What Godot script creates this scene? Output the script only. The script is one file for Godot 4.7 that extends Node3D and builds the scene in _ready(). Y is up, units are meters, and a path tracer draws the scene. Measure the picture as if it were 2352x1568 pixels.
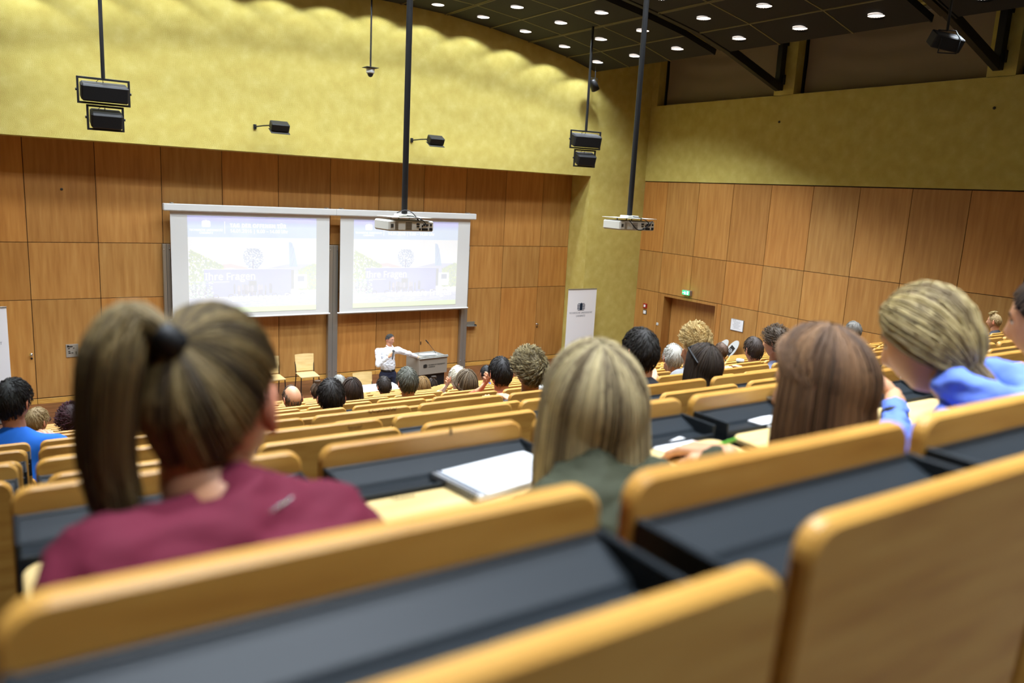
extends Node3D
# A raked lecture hall with a beech-clad front wall, two projection screens, a speaker at a lectern and an audience.
# x runs to the right along the front wall, y up from the stage floor, z from the front wall towards the audience.

const FOCAL := 1797.084                      # focal length in pixels of the 2352 x 1568 frame
const EYE := Vector3(0.0, 4.811, 18.33)
const TURN := Vector3(-10.7715, -33.8242, 3.0556)
const WALL_R := 16.124
const PLASTER_Z := 0.84
const SOFFIT := 5.37
const ROW_PITCH := 0.955
const ROW_RISE := 0.265
const SEAT_PITCH := 0.55
const ROWS := 14
const ORD := ["first", "second", "third", "fourth", "fifth", "sixth", "seventh", "eighth", "ninth", "tenth", "eleventh", "twelfth", "thirteenth", "fourteenth"]

var eye_basis: Basis
var rng := RandomNumberGenerator.new()
var mats := {}
var counts := {}
var font: SystemFont
var font_bold: SystemFont


# ---------------------------------------------------------------- geometry
class MB:
	var v := PackedVector3Array()
	var n := PackedVector3Array()
	var c := PackedColorArray()
	var t := PackedVector2Array()
	var idx := PackedInt32Array()
	var col := Color(1, 1, 1)
	var textured := false

	func vert(p: Vector3, q: Vector3) -> int:
		v.push_back(p)
		n.push_back(q)
		c.push_back(col)
		if textured:
			t.push_back(Vector2.ZERO)
		return v.size() - 1

	func tri_i(a: int, b: int, d: int, out: Vector3) -> void:
		var f := (v[a] - v[d]).cross(v[a] - v[b])
		if f.dot(out) >= 0.0:
			idx.append_array([a, b, d])
		else:
			idx.append_array([a, d, b])

	func quad(a: Vector3, b: Vector3, d: Vector3, e: Vector3, out: Vector3) -> void:
		var q := (a - d).cross(b - e)
		if q.length_squared() < 1e-16:
			return
		q = q.normalized()
		if q.dot(out) < 0.0:
			q = -q
		var i := vert(a, q)
		vert(b, q)
		vert(d, q)
		vert(e, q)
		tri_i(i, i + 1, i + 2, q)
		tri_i(i, i + 2, i + 3, q)

	func tri(a: Vector3, b: Vector3, d: Vector3, out: Vector3) -> void:
		var q := (a - d).cross(a - b)
		if q.length_squared() < 1e-18:
			return
		q = q.normalized()
		if q.dot(out) < 0.0:
			q = -q
		var i := vert(a, q)
		vert(b, q)
		vert(d, q)
		tri_i(i, i + 1, i + 2, q)

	# a box with chamfered edges
	func box(at: Vector3, size: Vector3, bevel := 0.0, bas := Basis.IDENTITY) -> void:
		var h := size * 0.5
		var r: float = minf(bevel, minf(h.x, minf(h.y, h.z)) * 0.95)
		var s := [-1.0, 1.0]
		for ax in 3:
			var u := (ax + 1) % 3
			var w := (ax + 2) % 3
			for sg in s:
				var pts := []
				for k in [[-1.0, -1.0], [1.0, -1.0], [1.0, 1.0], [-1.0, 1.0]]:
					var p := Vector3.ZERO
					p[ax] = sg * h[ax]
					p[u] = k[0] * (h[u] - r)
					p[w] = k[1] * (h[w] - r)
					pts.append(at + bas * p)
				var o := Vector3.ZERO
				o[ax] = sg
				quad(pts[0], pts[1], pts[2], pts[3], bas * o)
		if r <= 0.0:
			return
		for ax in 3:
			var u := (ax + 1) % 3
			var w := (ax + 2) % 3
			for su in s:
				for sw in s:
					var o := Vector3.ZERO
					o[u] = su
					o[w] = sw
					var e := []
					for sa in s:
						var p := Vector3.ZERO
						p[ax] = sa * (h[ax] - r)
						p[u] = su * h[u]
						p[w] = sw * (h[w] - r)
						var q := p
						q[u] = su * (h[u] - r)
						q[w] = sw * h[w]
						e.append([at + bas * p, at + bas * q])
					quad(e[0][0], e[0][1], e[1][1], e[1][0], bas * o)
		for sx in s:
			for sy in s:
				for sz in s:
					tri(at + bas * Vector3(sx * h.x, sy * (h.y - r), sz * (h.z - r)), at + bas * Vector3(sx * (h.x - r), sy * h.y, sz * (h.z - r)), at + bas * Vector3(sx * (h.x - r), sy * (h.y - r), sz * h.z), bas * Vector3(sx, sy, sz))

	# axis-aligned box from corner to corner
	func slab(a: Vector3, b: Vector3, bevel := 0.0) -> void:
		box((a + b) * 0.5, (b - a).abs(), bevel)

	# a round bar through points, with a radius at each
	func tube(path: Array, radii: Array, sides := 8, capped := true, squash := 1.0) -> void:
		var m := path.size()
		if m < 2:
			return
		var tan0: Vector3 = (path[1] - path[0]).normalized()
		var up := Vector3.UP if absf(tan0.y) < 0.9 else Vector3.RIGHT
		var first := v.size()
		for i in m:
			var tg: Vector3 = path[mini(i + 1, m - 1)] - path[maxi(i - 1, 0)]
			tg = tg.normalized() if tg.length_squared() > 1e-14 else tan0
			var sx := up.cross(tg)
			if sx.length_squared() < 1e-8:
				sx = tg.cross(Vector3(0.31, 0.77, 0.55))
			sx = sx.normalized()
			var sy := tg.cross(sx).normalized()
			up = sy
			for k in sides:
				var a := TAU * k / sides
				var d := sx * cos(a) + sy * sin(a) * squash
				vert(path[i] + d * radii[i], d.normalized())
		for i in m - 1:
			for k in sides:
				var a := first + i * sides + k
				var b := first + i * sides + (k + 1) % sides
				tri_i(a, b, b + sides, n[a])
				tri_i(a, b + sides, a + sides, n[a])
		if capped:
			for e in 2:
				var i := 0 if e == 0 else m - 1
				var o: Vector3 = (path[0] - path[1]) if e == 0 else (path[m - 1] - path[m - 2])
				o = o.normalized()
				var mid := vert(path[i] + o * radii[i] * 0.3, o)
				for k in sides:
					var a := first + i * sides + k
					var b := first + i * sides + (k + 1) % sides
					tri_i(mid, a, b, o)

	# a profile of (radius, height) turned around y
	func lathe(profile: Array, segs: int, xf := Transform3D.IDENTITY, inward := false) -> void:
		var first := v.size()
		var m := profile.size()
		for i in m:
			var a: Vector2 = profile[maxi(i - 1, 0)]
			var b: Vector2 = profile[mini(i + 1, m - 1)]
			var d := (b - a).normalized()
			var nr := Vector2(d.y, -d.x)
			if inward:
				nr = -nr
			for k in segs:
				var an := TAU * k / segs
				var p: Vector2 = profile[i]
				vert(xf * Vector3(p.x * cos(an), p.y, p.x * sin(an)), (xf.basis * Vector3(nr.x * cos(an), nr.y, nr.x * sin(an))).normalized())
		for i in m - 1:
			for k in segs:
				var a := first + i * segs + k
				var b := first + i * segs + (k + 1) % segs
				tri_i(a, b, b + segs, n[a] + n[b + segs])
				tri_i(a, b + segs, a + segs, n[a] + n[b + segs])

	# a flat outline (x, y) given depth along z, its edges chamfered
	func plate(poly: PackedVector2Array, depth: float, bevel: float, xf := Transform3D.IDENTITY) -> void:
		var inner := poly
		if bevel > 0.0:
			var o := Geometry2D.offset_polygon(poly, -bevel, Geometry2D.JOIN_MITER)
			if o.size() == 1 and o[0].size() == poly.size():
				inner = o[0]
				var best := 0
				for i in inner.size():
					if inner[i].distance_squared_to(poly[0]) < inner[best].distance_squared_to(poly[0]):
						best = i
				var turned := PackedVector2Array()
				for i in inner.size():
					turned.push_back(inner[(best + i) % inner.size()])
				inner = turned
			else:
				bevel = 0.0
		var tris := Geometry2D.triangulate_polygon(inner)
		for sg in [-1.0, 1.0]:
			var q := (xf.basis * Vector3(0, 0, sg)).normalized()
			var first := v.size()
			for p in inner:
				vert(xf * Vector3(p.x, p.y, sg * depth * 0.5), q)
			for i in range(0, tris.size(), 3):
				tri_i(first + tris[i], first + tris[i + 1], first + tris[i + 2], q)
		var m := poly.size()
		var mid := Vector2.ZERO
		for p in poly:
			mid += p / m
		var cw := Geometry2D.is_polygon_clockwise(poly)
		for i in m:
			var a := poly[i]
			var b := poly[(i + 1) % m]
			var ed := (b - a)
			var o2 := Vector2(ed.y, -ed.x) if not cw else Vector2(-ed.y, ed.x)
			var o := xf.basis * Vector3(o2.x, o2.y, 0)
			var hz := depth * 0.5 - bevel
			quad(xf * Vector3(a.x, a.y, -hz), xf * Vector3(b.x, b.y, -hz), xf * Vector3(b.x, b.y, hz), xf * Vector3(a.x, a.y, hz), o)
			if bevel > 0.0:
				var c2 := inner[i]
				var d2 := inner[(i + 1) % m]
				for sg in [-1.0, 1.0]:
					quad(xf * Vector3(a.x, a.y, sg * hz), xf * Vector3(b.x, b.y, sg * hz), xf * Vector3(d2.x, d2.y, sg * depth * 0.5), xf * Vector3(c2.x, c2.y, sg * depth * 0.5), o.normalized() + xf.basis * Vector3(0, 0, sg))

	# a smooth sheet of (nu + 1) x (nv + 1) points
	func sheet(nu: int, nv: int, f: Callable, flip := false) -> void:
		var first := v.size()
		for j in nv + 1:
			for i in nu + 1:
				vert(f.call(float(i) / nu, float(j) / nv), Vector3.ZERO)
				if textured:
					t[t.size() - 1] = Vector2(float(i) / nu, float(j) / nv)
		for j in nv:
			for i in nu:
				var a := first + j * (nu + 1) + i
				for tr in [[a, a + 1, a + nu + 2], [a, a + nu + 2, a + nu + 1]]:
					var q: Vector3 = (v[tr[0]] - v[tr[2]]).cross(v[tr[0]] - v[tr[1]])
					if flip:
						idx.append_array([tr[0], tr[2], tr[1]])
						q = -q
					else:
						idx.append_array(tr)
					for k in tr:
						n[k] += q
		for i in range(first, v.size()):
			n[i] = n[i].normalized() if n[i].length_squared() > 1e-20 else Vector3.UP

	func ball(at: Vector3, r: Vector3, bas := Basis.IDENTITY, nu := 12, nv := 8) -> void:
		var first := v.size()
		for j in nv + 1:
			var th := PI * j / nv
			for i in nu:
				var ph := TAU * i / nu
				var d := Vector3(sin(th) * cos(ph), cos(th), sin(th) * sin(ph))
				vert(at + bas * (d * r), (bas * (d / r)).normalized())
		for j in nv:
			for i in nu:
				var a := first + j * nu + i
				var b := first + j * nu + (i + 1) % nu
				tri_i(a, b, b + nu, n[a] + n[b + nu])
				tri_i(a, b + nu, a + nu, n[a] + n[b + nu])

	func add(o: MB, xf: Transform3D) -> void:
		var first := v.size()
		for i in o.v.size():
			v.push_back(xf * o.v[i])
			n.push_back((xf.basis * o.n[i]).normalized())
			c.push_back(o.c[i])
		var mirrored := xf.basis.determinant() < 0.0
		for i in range(0, o.idx.size(), 3):
			if mirrored:
				idx.append_array([first + o.idx[i], first + o.idx[i + 2], first + o.idx[i + 1]])
			else:
				idx.append_array([first + o.idx[i], first + o.idx[i + 1], first + o.idx[i + 2]])

	# bones [from, to, radius, radius, colour number, squash (optional)] joined by a smooth minimum and meshed as surface nets
	func flesh(bones: Array, cell: float, k: float, tones: Array, xf := Transform3D.IDENTITY) -> void:
		var lo := Vector3(1e9, 1e9, 1e9)
		var hi := -lo
		for b in bones:
			var r: float = maxf(b[2], b[3])
			var sq: Vector3 = b[5] if b.size() > 5 else Vector3.ONE
			for e in [b[0], b[1]]:
				lo = lo.min(e - sq * r)
				hi = hi.max(e + sq * r)
		lo -= Vector3.ONE * cell * 3.0
		hi += Vector3.ONE * cell * 3.0
		var nx := int((hi.x - lo.x) / cell) + 2
		var ny := int((hi.y - lo.y) / cell) + 2
		var nz := int((hi.z - lo.z) / cell) + 2
		var fld := PackedFloat32Array()
		fld.resize(nx * ny * nz)
		fld.fill(9.0)
		var near := PackedFloat32Array()
		near.resize(fld.size())
		near.fill(9.0)
		var tone := PackedByteArray()
		tone.resize(fld.size())
		for b in bones:
			var sq: Vector3 = b[5] if b.size() > 5 else Vector3.ONE
			var inv := Vector3.ONE / sq
			var ms := minf(sq.x, minf(sq.y, sq.z))
			var pa: Vector3 = b[0] * inv
			var ba: Vector3 = b[1] * inv - pa
			var len2 := maxf(ba.length_squared(), 1e-9)
			var r0: float = b[2]
			var dr: float = b[3] - b[2]
			var rm: float = maxf(b[2], b[3])
			var mg := k + cell * 2.0
			var blo: Vector3 = b[0].min(b[1]) - sq * rm - Vector3.ONE * mg
			var bhi: Vector3 = b[0].max(b[1]) + sq * rm + Vector3.ONE * mg
			var x0 := maxi(0, int((blo.x - lo.x) / cell))
			var x1 := mini(nx - 1, int((bhi.x - lo.x) / cell) + 1)
			var y0 := maxi(0, int((blo.y - lo.y) / cell))
			var y1 := mini(ny - 1, int((bhi.y - lo.y) / cell) + 1)
			var z0 := maxi(0, int((blo.z - lo.z) / cell))
			var z1 := mini(nz - 1, int((bhi.z - lo.z) / cell) + 1)
			var tn: int = b[4]
			for z in range(z0, z1 + 1):
				for y in range(y0, y1 + 1):
					var at := (z * ny + y) * nx
					for x in range(x0, x1 + 1):
						var p := (lo + Vector3(x, y, z) * cell) * inv - pa
						var h := clampf(p.dot(ba) / len2, 0.0, 1.0)
						var d := ((p - ba * h).length() - r0 - dr * h) * ms
						var o := fld[at + x]
						if d < near[at + x]:
							near[at + x] = d
							tone[at + x] = tn
						var w := k - absf(o - d)
						fld[at + x] = minf(o, d) - (w * w / k * 0.25 if w > 0.0 else 0.0)
		var place := PackedInt32Array()
		place.resize(fld.size())
		place.fill(-1)
		var sy := nx
		var sz := nx * ny
		var first := v.size()
		var offs := [0, 1, sy, sy + 1, sz, sz + 1, sz + sy, sz + sy + 1]
		for z in nz - 1:
			for y in ny - 1:
				var at := (z * ny + y) * nx
				for x in nx - 1:
					var i := at + x
					var f0 := fld[i]
					if f0 > 2.0:
						continue
					var neg := 0
					for o in offs:
						if fld[i + o] < 0.0:
							neg += 1
					if neg == 0 or neg == 8:
						continue
					var sum := Vector3.ZERO
					var cnt := 0
					for e in [[0, 1], [2, 3], [4, 5], [6, 7], [0, 2], [1, 3], [4, 6], [5, 7], [0, 4], [1, 5], [2, 6], [3, 7]]:
						var fa := fld[i + offs[e[0]]]
						var fb := fld[i + offs[e[1]]]
						if (fa < 0.0) != (fb < 0.0):
							var h := fa / (fa - fb)
							var ca := Vector3(e[0] & 1, (e[0] >> 1) & 1, e[0] >> 2)
							var cb := Vector3(e[1] & 1, (e[1] >> 1) & 1, e[1] >> 2)
							sum += ca.lerp(cb, h)
							cnt += 1
					place[i] = v.size()
					col = tones[tone[i]]
					vert(lo + (Vector3(x, y, z) + sum / cnt) * cell, Vector3.ZERO)
		for z in range(1, nz - 1):
			for y in range(1, ny - 1):
				var at := (z * ny + y) * nx
				for x in range(1, nx - 1):
					var i := at + x
					var f0 := fld[i]
					if f0 > 2.0:
						continue
					for ax in 3:
						var st: int = [1, sy, sz][ax]
						var f1 := fld[i + st]
						if (f0 < 0.0) == (f1 < 0.0):
							continue
						var u: int = [sy, sz, 1][ax]
						var w: int = [sz, 1, sy][ax]
						var q := [place[i], place[i - u], place[i - u - w], place[i - w]]
						if q.has(-1):
							continue
						if f0 < 0.0:
							q.reverse()
						idx.append_array([q[0], q[1], q[2], q[0], q[2], q[3]])
						var fn := (v[q[0]] - v[q[2]]).cross(v[q[1]] - v[q[3]])
						for m in q:
							n[m] += fn
		# orient: normals must leave the flesh
		var votes := 0.0
		var mid := (lo + hi) * 0.5
		for i in range(first, v.size(), 7):
			votes += n[i].normalized().dot((v[i] - mid).normalized())
		for i in range(first, v.size()):
			n[i] = n[i].normalized() * (1.0 if votes >= 0.0 else -1.0)
		for i in range(first, v.size()):
			v[i] = xf * v[i]
			n[i] = (xf.basis * n[i]).normalized()

	func mesh() -> ArrayMesh:
		var a := []
		a.resize(Mesh.ARRAY_MAX)
		a[Mesh.ARRAY_VERTEX] = v
		a[Mesh.ARRAY_NORMAL] = n
		a[Mesh.ARRAY_COLOR] = c
		if textured:
			a[Mesh.ARRAY_TEX_UV] = t
		a[Mesh.ARRAY_INDEX] = idx
		var m := ArrayMesh.new()
		m.add_surface_from_arrays(Mesh.PRIMITIVE_TRIANGLES, a)
		return m


# ---------------------------------------------------------------- nodes
func numbered(called: String) -> String:
	var k: int = counts.get(called, 0)
	counts[called] = k + 1
	return called if k == 0 else "%s_%03d" % [called, k]

func part(called: String, m: Mesh, mt: Material, parent: Node, at := Transform3D.IDENTITY) -> MeshInstance3D:
	var o := MeshInstance3D.new()
	o.name = called
	o.mesh = m
	o.material_override = mt
	o.transform = at
	parent.add_child(o, true)
	return o

func piece(called: String, mb: MB, mt: Material, parent: Node, at := Transform3D.IDENTITY) -> MeshInstance3D:
	return part(called, mb.mesh(), mt, parent, at)

func thing(called: String, label: String, category: String, at := Vector3.ZERO, turn := 0.0, group := "") -> Node3D:
	var o := Node3D.new()
	o.name = numbered(called)
	add_child(o)
	o.position = at
	o.rotation.y = turn
	o.set_meta("label", label)
	o.set_meta("category", category)
	if group:
		o.set_meta("group", group)
	return o

func copy(o: Node3D, called: String, label: String, at: Vector3, turn := 0.0) -> Node3D:
	var r: Node3D = o.duplicate()
	r.name = numbered(called)
	add_child(r)
	r.position = at
	r.rotation.y = turn
	r.set_meta("label", label)
	return r

func structure(called: String, label := "") -> Node3D:
	var o := Node3D.new()
	o.name = numbered(called)
	add_child(o)
	o.set_meta("kind", "structure")
	if label:
		o.set_meta("label", label)
	return o

func lettering(text: String, height: float, mt: Material, parent: Node, at: Vector3, bold := false, centred := true, turn := Vector3.ZERO, called := "lettering") -> void:
	var m := TextMesh.new()
	m.text = text
	m.font = font_bold if bold else font
	m.font_size = 64
	m.pixel_size = height / 46.0             # capital letters stand about 46 of 64 units high
	m.depth = 0.002
	m.curve_step = 2.0
	m.horizontal_alignment = HORIZONTAL_ALIGNMENT_CENTER if centred else HORIZONTAL_ALIGNMENT_LEFT
	var o := part(called, m, mt, parent)
	o.position = at
	o.rotation_degrees = turn


# ---------------------------------------------------------------- from a pixel to a point
func ray(px: float, py: float) -> Vector3:
	return eye_basis * Vector3((px - 1176.0) / FOCAL, -(py - 784.0) / FOCAL, -1.0)

func on_z(px: float, py: float, z: float) -> Vector3:
	var d := ray(px, py)
	return EYE + d * ((z - EYE.z) / d.z)

func on_x(px: float, py: float, x: float) -> Vector3:
	var d := ray(px, py)
	return EYE + d * ((x - EYE.x) / d.x)

func on_y(px: float, py: float, y: float) -> Vector3:
	var d := ray(px, py)
	return EYE + d * ((y - EYE.y) / d.y)


# ---------------------------------------------------------------- materials
func noise_tex(freq: float, stops: Array, seed_no: int, size := 512, octaves := 4, kind := FastNoiseLite.TYPE_SIMPLEX_SMOOTH) -> NoiseTexture2D:
	var fn := FastNoiseLite.new()
	fn.noise_type = kind
	fn.frequency = freq
	fn.fractal_octaves = octaves
	fn.seed = seed_no
	var t := NoiseTexture2D.new()
	t.width = size
	t.height = size
	t.seamless = true
	t.generate_mipmaps = false
	t.noise = fn
	if stops.size():
		var g := Gradient.new()
		g.offsets = PackedFloat32Array()
		g.colors = PackedColorArray()
		var offs := PackedFloat32Array()
		var cols := PackedColorArray()
		for s in stops:
			offs.push_back(s[0])
			cols.push_back(s[1])
		g.offsets = offs
		g.colors = cols
		t.color_ramp = g
	return t

func mat(key: String, colour: Color, rough := 0.6, metal := 0.0) -> StandardMaterial3D:
	if mats.has(key):
		return mats[key]
	var m := StandardMaterial3D.new()
	m.resource_name = key
	m.albedo_color = colour
	m.roughness = rough
	m.metallic = metal
	mats[key] = m
	return m

func tinted(key: String, rough := 0.6) -> StandardMaterial3D:
	var m := mat(key, Color.WHITE, rough)
	m.vertex_color_use_as_albedo = true
	return m

func glow(key: String, colour: Color, energy: float) -> StandardMaterial3D:
	var m := mat(key, colour, 0.5)
	m.emission_enabled = true
	m.emission = colour
	m.emission_energy_multiplier = energy
	return m

func lin(r: float, g: float, b: float) -> Color:      # an sRGB colour of 0..255 as the linear value vertex colours take
	return Color(r / 255.0, g / 255.0, b / 255.0).srgb_to_linear()

func rgb8(r: float, g: float, b: float) -> Color:
	return Color(r / 255.0, g / 255.0, b / 255.0)

func rounded(w: float, h: float, r: float, only_top := false, steps := 5) -> PackedVector2Array:
	var p := PackedVector2Array()
	var cs := [[w / 2 - r, h / 2 - r, 0.0], [-w / 2 + r, h / 2 - r, 90.0], [-w / 2 + r, -h / 2 + r, 180.0], [w / 2 - r, -h / 2 + r, 270.0]]
	for i in 4:
		if only_top and i > 1:
			p.push_back(Vector2(signf(cs[i][0]) * w / 2, -h / 2))
			continue
		for k in steps + 1:
			var a: float = deg_to_rad(cs[i][2] + 90.0 * k / steps)
			p.push_back(Vector2(cs[i][0] + r * cos(a), cs[i][1] + r * sin(a)))
	return p


# ---------------------------------------------------------------- the hall
const CEIL_X := [0.03, 1.03, 2.24, 3.44, 4.67, 5.85, 7.0, 8.15, 9.33, 10.56, 11.76, 12.97, 13.97]
const CEIL_Z := [[0.86, 2.24], [2.24, 3.73], [3.73, 5.14], [5.58, 6.92], [6.92, 8.62], [8.62, 10.14], [10.58, 11.92], [11.92, 13.6], [13.6, 15.14], [15.58, 16.92], [16.92, 18.6], [18.6, 20.14]]

func ceil_y(x: float) -> float:
	var d := absf(x - 7.0)
	var xs := [0.0, 1.15, 2.33, 3.56, 4.76, 5.97, 6.97, 9.0]
	var ys := [8.915, 8.905, 8.87, 8.755, 8.59, 8.385, 8.125, 7.6]
	for i in 7:
		if d <= xs[i + 1]:
			return lerpf(ys[i], ys[i + 1], (d - xs[i]) / (xs[i + 1] - xs[i]))
	return ys[7]

func row_z(j: int) -> float:
	return 17.76 - ROW_PITCH * j

func row_top(j: int) -> float:
	return 4.53 - ROW_RISE * j

func row_floor(j: int) -> float:
	return row_top(j) - 0.86

func row_edge(j: int) -> float:            # where the right edge of a desk panel lies, modulo the seat pitch
	return [-0.056, -0.042][j] if j < 2 else 0.023 + 0.037 * (j - 2)

const LAMP := 3.55

func _ready() -> void:
	rng.seed = 20160114
	set_view()
	set_materials()
	build_shell()
	build_front_wall()
	build_right_wall()
	build_ceiling()
	build_seating()
	build_stage_things()
	build_hanging_things()
	build_wall_things()
	build_people()

func set_view() -> void:
	var cam := Camera3D.new()
	cam.name = "camera"
	cam.position = EYE
	cam.rotation_degrees = TURN
	cam.near = 0.03
	cam.far = 80.0
	cam.fov = 47.1397
	var at := CameraAttributesPhysical.new()
	at.frustum_focal_length = 27.506
	at.frustum_focus_distance = 9.0
	at.exposure_aperture = 2.2
	at.frustum_near = 0.03
	at.frustum_far = 80.0
	cam.attributes = at
	add_child(cam)
	cam.current = true
	eye_basis = Basis.from_euler(Vector3(deg_to_rad(TURN.x), deg_to_rad(TURN.y), deg_to_rad(TURN.z)))
	var w := WorldEnvironment.new()
	w.name = "environment"
	var e := Environment.new()
	e.background_mode = Environment.BG_COLOR
	e.background_color = Color.BLACK
	e.tonemap_mode = Environment.TONE_MAPPER_LINEAR
	e.tonemap_exposure = 1.0
	e.sdfgi_enabled = true
	e.ssao_enabled = true
	e.ssil_enabled = true
	w.environment = e
	add_child(w)
	font = SystemFont.new()
	font.font_names = PackedStringArray(["Droid Sans"])
	font_bold = SystemFont.new()
	font_bold.font_names = PackedStringArray(["Droid Sans"])
	font_bold.font_weight = 700

func set_materials() -> void:
	var veneer := noise_tex(0.02, [[0.0, rgb8(172, 118, 58)], [0.45, rgb8(186, 132, 68)], [0.75, rgb8(193, 140, 74)], [1.0, rgb8(201, 150, 84)]], 3, 512, 5)
	var tones := [Color(1, 1, 1), Color(0.94, 0.93, 0.92), Color(1.0, 0.97, 0.93), Color(0.96, 0.98, 1.0)]
	for i in 4:
		var m := mat("beech_veneer_%d" % i, tones[i], 0.42)
		m.albedo_texture = veneer
		m.uv1_triplanar = true
		m.uv1_world_triplanar = true
		m.uv1_scale = Vector3(0.8, 0.07, 0.8)
		m.uv1_offset = Vector3(0.13 * i, 0.29 * i, 0.41 * i)
	var ply := noise_tex(0.02, [[0.0, rgb8(184, 130, 58)], [0.4, rgb8(204, 152, 72)], [0.8, rgb8(213, 163, 82)], [1.0, rgb8(222, 175, 94)]], 8, 512, 5)
	for i in 3:
		var m := mat("beech_ply_%d" % i, [Color(1, 1, 1), Color(0.97, 0.95, 0.92), Color(1.0, 0.99, 0.96)][i], 0.38)
		m.albedo_texture = ply
		m.uv1_triplanar = true
		m.uv1_world_triplanar = true
		m.uv1_scale = Vector3(0.35, 2.3, 2.3)
		m.uv1_offset = Vector3(0.37 * i, 0.11 * i, 0.0)
	var pale := mat("beech_tablet", Color.WHITE, 0.4)
	pale.albedo_texture = noise_tex(0.02, [[0.0, rgb8(216, 184, 122)], [0.5, rgb8(226, 196, 134)], [1.0, rgb8(234, 208, 150)]], 12, 256, 4)
	pale.uv1_triplanar = true
	pale.uv1_world_triplanar = true
	pale.uv1_scale = Vector3(0.5, 2.0, 3.0)
	var plaster := mat("ochre_plaster", Color.WHITE, 0.9)
	plaster.albedo_texture = noise_tex(0.012, [[0.0, rgb8(198, 178, 90)], [0.4, rgb8(205, 188, 98)], [0.7, rgb8(210, 194, 106)], [1.0, rgb8(216, 202, 118)]], 21, 512, 6)
	plaster.uv1_triplanar = true
	plaster.uv1_world_triplanar = true
	plaster.uv1_scale = Vector3(0.42, 0.42, 0.42)
	plaster.heightmap_enabled = true
	plaster.heightmap_texture = noise_tex(0.19, [], 33, 1024, 3)
	plaster.heightmap_scale = 0.8
	var floor_m := mat("stage_parquet", Color.WHITE, 0.35)
	floor_m.albedo_texture = noise_tex(0.03, [[0.0, rgb8(58, 34, 20)], [0.45, rgb8(92, 56, 34)], [0.7, rgb8(118, 74, 46)], [1.0, rgb8(142, 94, 60)]], 41, 512, 5)
	floor_m.uv1_triplanar = true
	floor_m.uv1_world_triplanar = true
	floor_m.uv1_scale = Vector3(0.12, 0.5, 1.6)
	mat("tier_lino", rgb8(58, 52, 48), 0.7)
	mat("white_paint", rgb8(216, 217, 212), 0.6)
	mat("plain_wall", rgb8(112, 80, 48), 0.8)
	mat("ceiling_black", rgb8(30, 29, 27), 0.8)
	mat("ceiling_rail", rgb8(112, 104, 66), 0.55)
	mat("steel_black", rgb8(20, 20, 21), 0.5)
	mat("black_metal", rgb8(26, 28, 30), 0.42)
	mat("tray_metal", rgb8(38, 43, 47), 0.42)
	mats["tray_metal"].metallic_specular = 0.3
	mat("black_plastic", rgb8(18, 18, 19), 0.55)
	mat("black_grille", rgb8(12, 12, 13), 0.8)
	mat("aluminium", rgb8(168, 168, 160), 0.38, 0.75)
	mat("mirror_metal", rgb8(236, 232, 226), 0.16, 1.0)
	mat("chrome", rgb8(206, 206, 206), 0.2, 1.0)
	mat("joint_brown", rgb8(58, 36, 20), 0.8)
	mat("paper", rgb8(240, 240, 240), 0.8)
	mat("blind_cloth", rgb8(148, 132, 108), 0.9)
	mat("projector_shell", rgb8(206, 204, 192), 0.5)
	mat("dark_vent", rgb8(60, 58, 52), 0.8)
	mat("ink_grey", rgb8(120, 124, 130), 0.7)
	mat("ink_navy", rgb8(44, 62, 84), 0.7)
	mat("ink_black", rgb8(30, 28, 26), 0.7)
	mat("pearl_grey", rgb8(150, 142, 128), 0.45)
	mat("blackboard_green", rgb8(20, 26, 26), 0.6)
	mat("cable_black", rgb8(14, 14, 16), 0.5)
	tinted("skin", 0.5)
	tinted("hair", 0.68)
	tinted("cloth", 0.85)

func build_shell() -> void:
	var base := structure("floor")
	var fl := MB.new()
	fl.slab(Vector3(-2.4, -0.3, -0.4), Vector3(WALL_R + 0.6, 0.0, row_z(13) + 0.02))
	piece("stage_floor", fl, mats["stage_parquet"], base)
	for j in ROWS:
		var m := MB.new()
		var z0 := row_z(j) - 0.03
		var z1 := row_z(j - 1) - 0.03 if j > 0 else 22.2
		m.slab(Vector3(-2.4, -0.3, z0), Vector3(WALL_R, row_floor(j), z1))
		piece("tier", m, mats["tier_lino"], base)
	var wl := structure("wall_left")
	var m1 := MB.new()
	m1.slab(Vector3(-2.8, -0.3, -0.4), Vector3(-2.4, 10.2, 22.6))
	piece("plaster", m1, mats["plain_wall"], wl)
	var wb := structure("wall_back")
	var m2 := MB.new()
	m2.slab(Vector3(-2.8, -0.3, 22.2), Vector3(WALL_R + 0.6, 10.2, 22.6))
	piece("plaster", m2, mats["plain_wall"], wb)
	var rf := structure("ceiling", "roof deck above the black ceiling panels")
	var m3 := MB.new()
	m3.slab(Vector3(-2.8, 9.9, -0.6), Vector3(WALL_R + 0.8, 10.2, 22.6))
	piece("roof_deck", m3, mats["ceiling_black"], rf)

func panel_piece(a: Vector3, b: Vector3, key: String, parent: Node) -> MeshInstance3D:
	var m := MB.new()
	var s := (b - a).abs()
	m.box(Vector3.ZERO, s, 0.002)
	return piece("panel", m, mats[key], parent, Transform3D(Basis.IDENTITY, (a + b) * 0.5))

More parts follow.
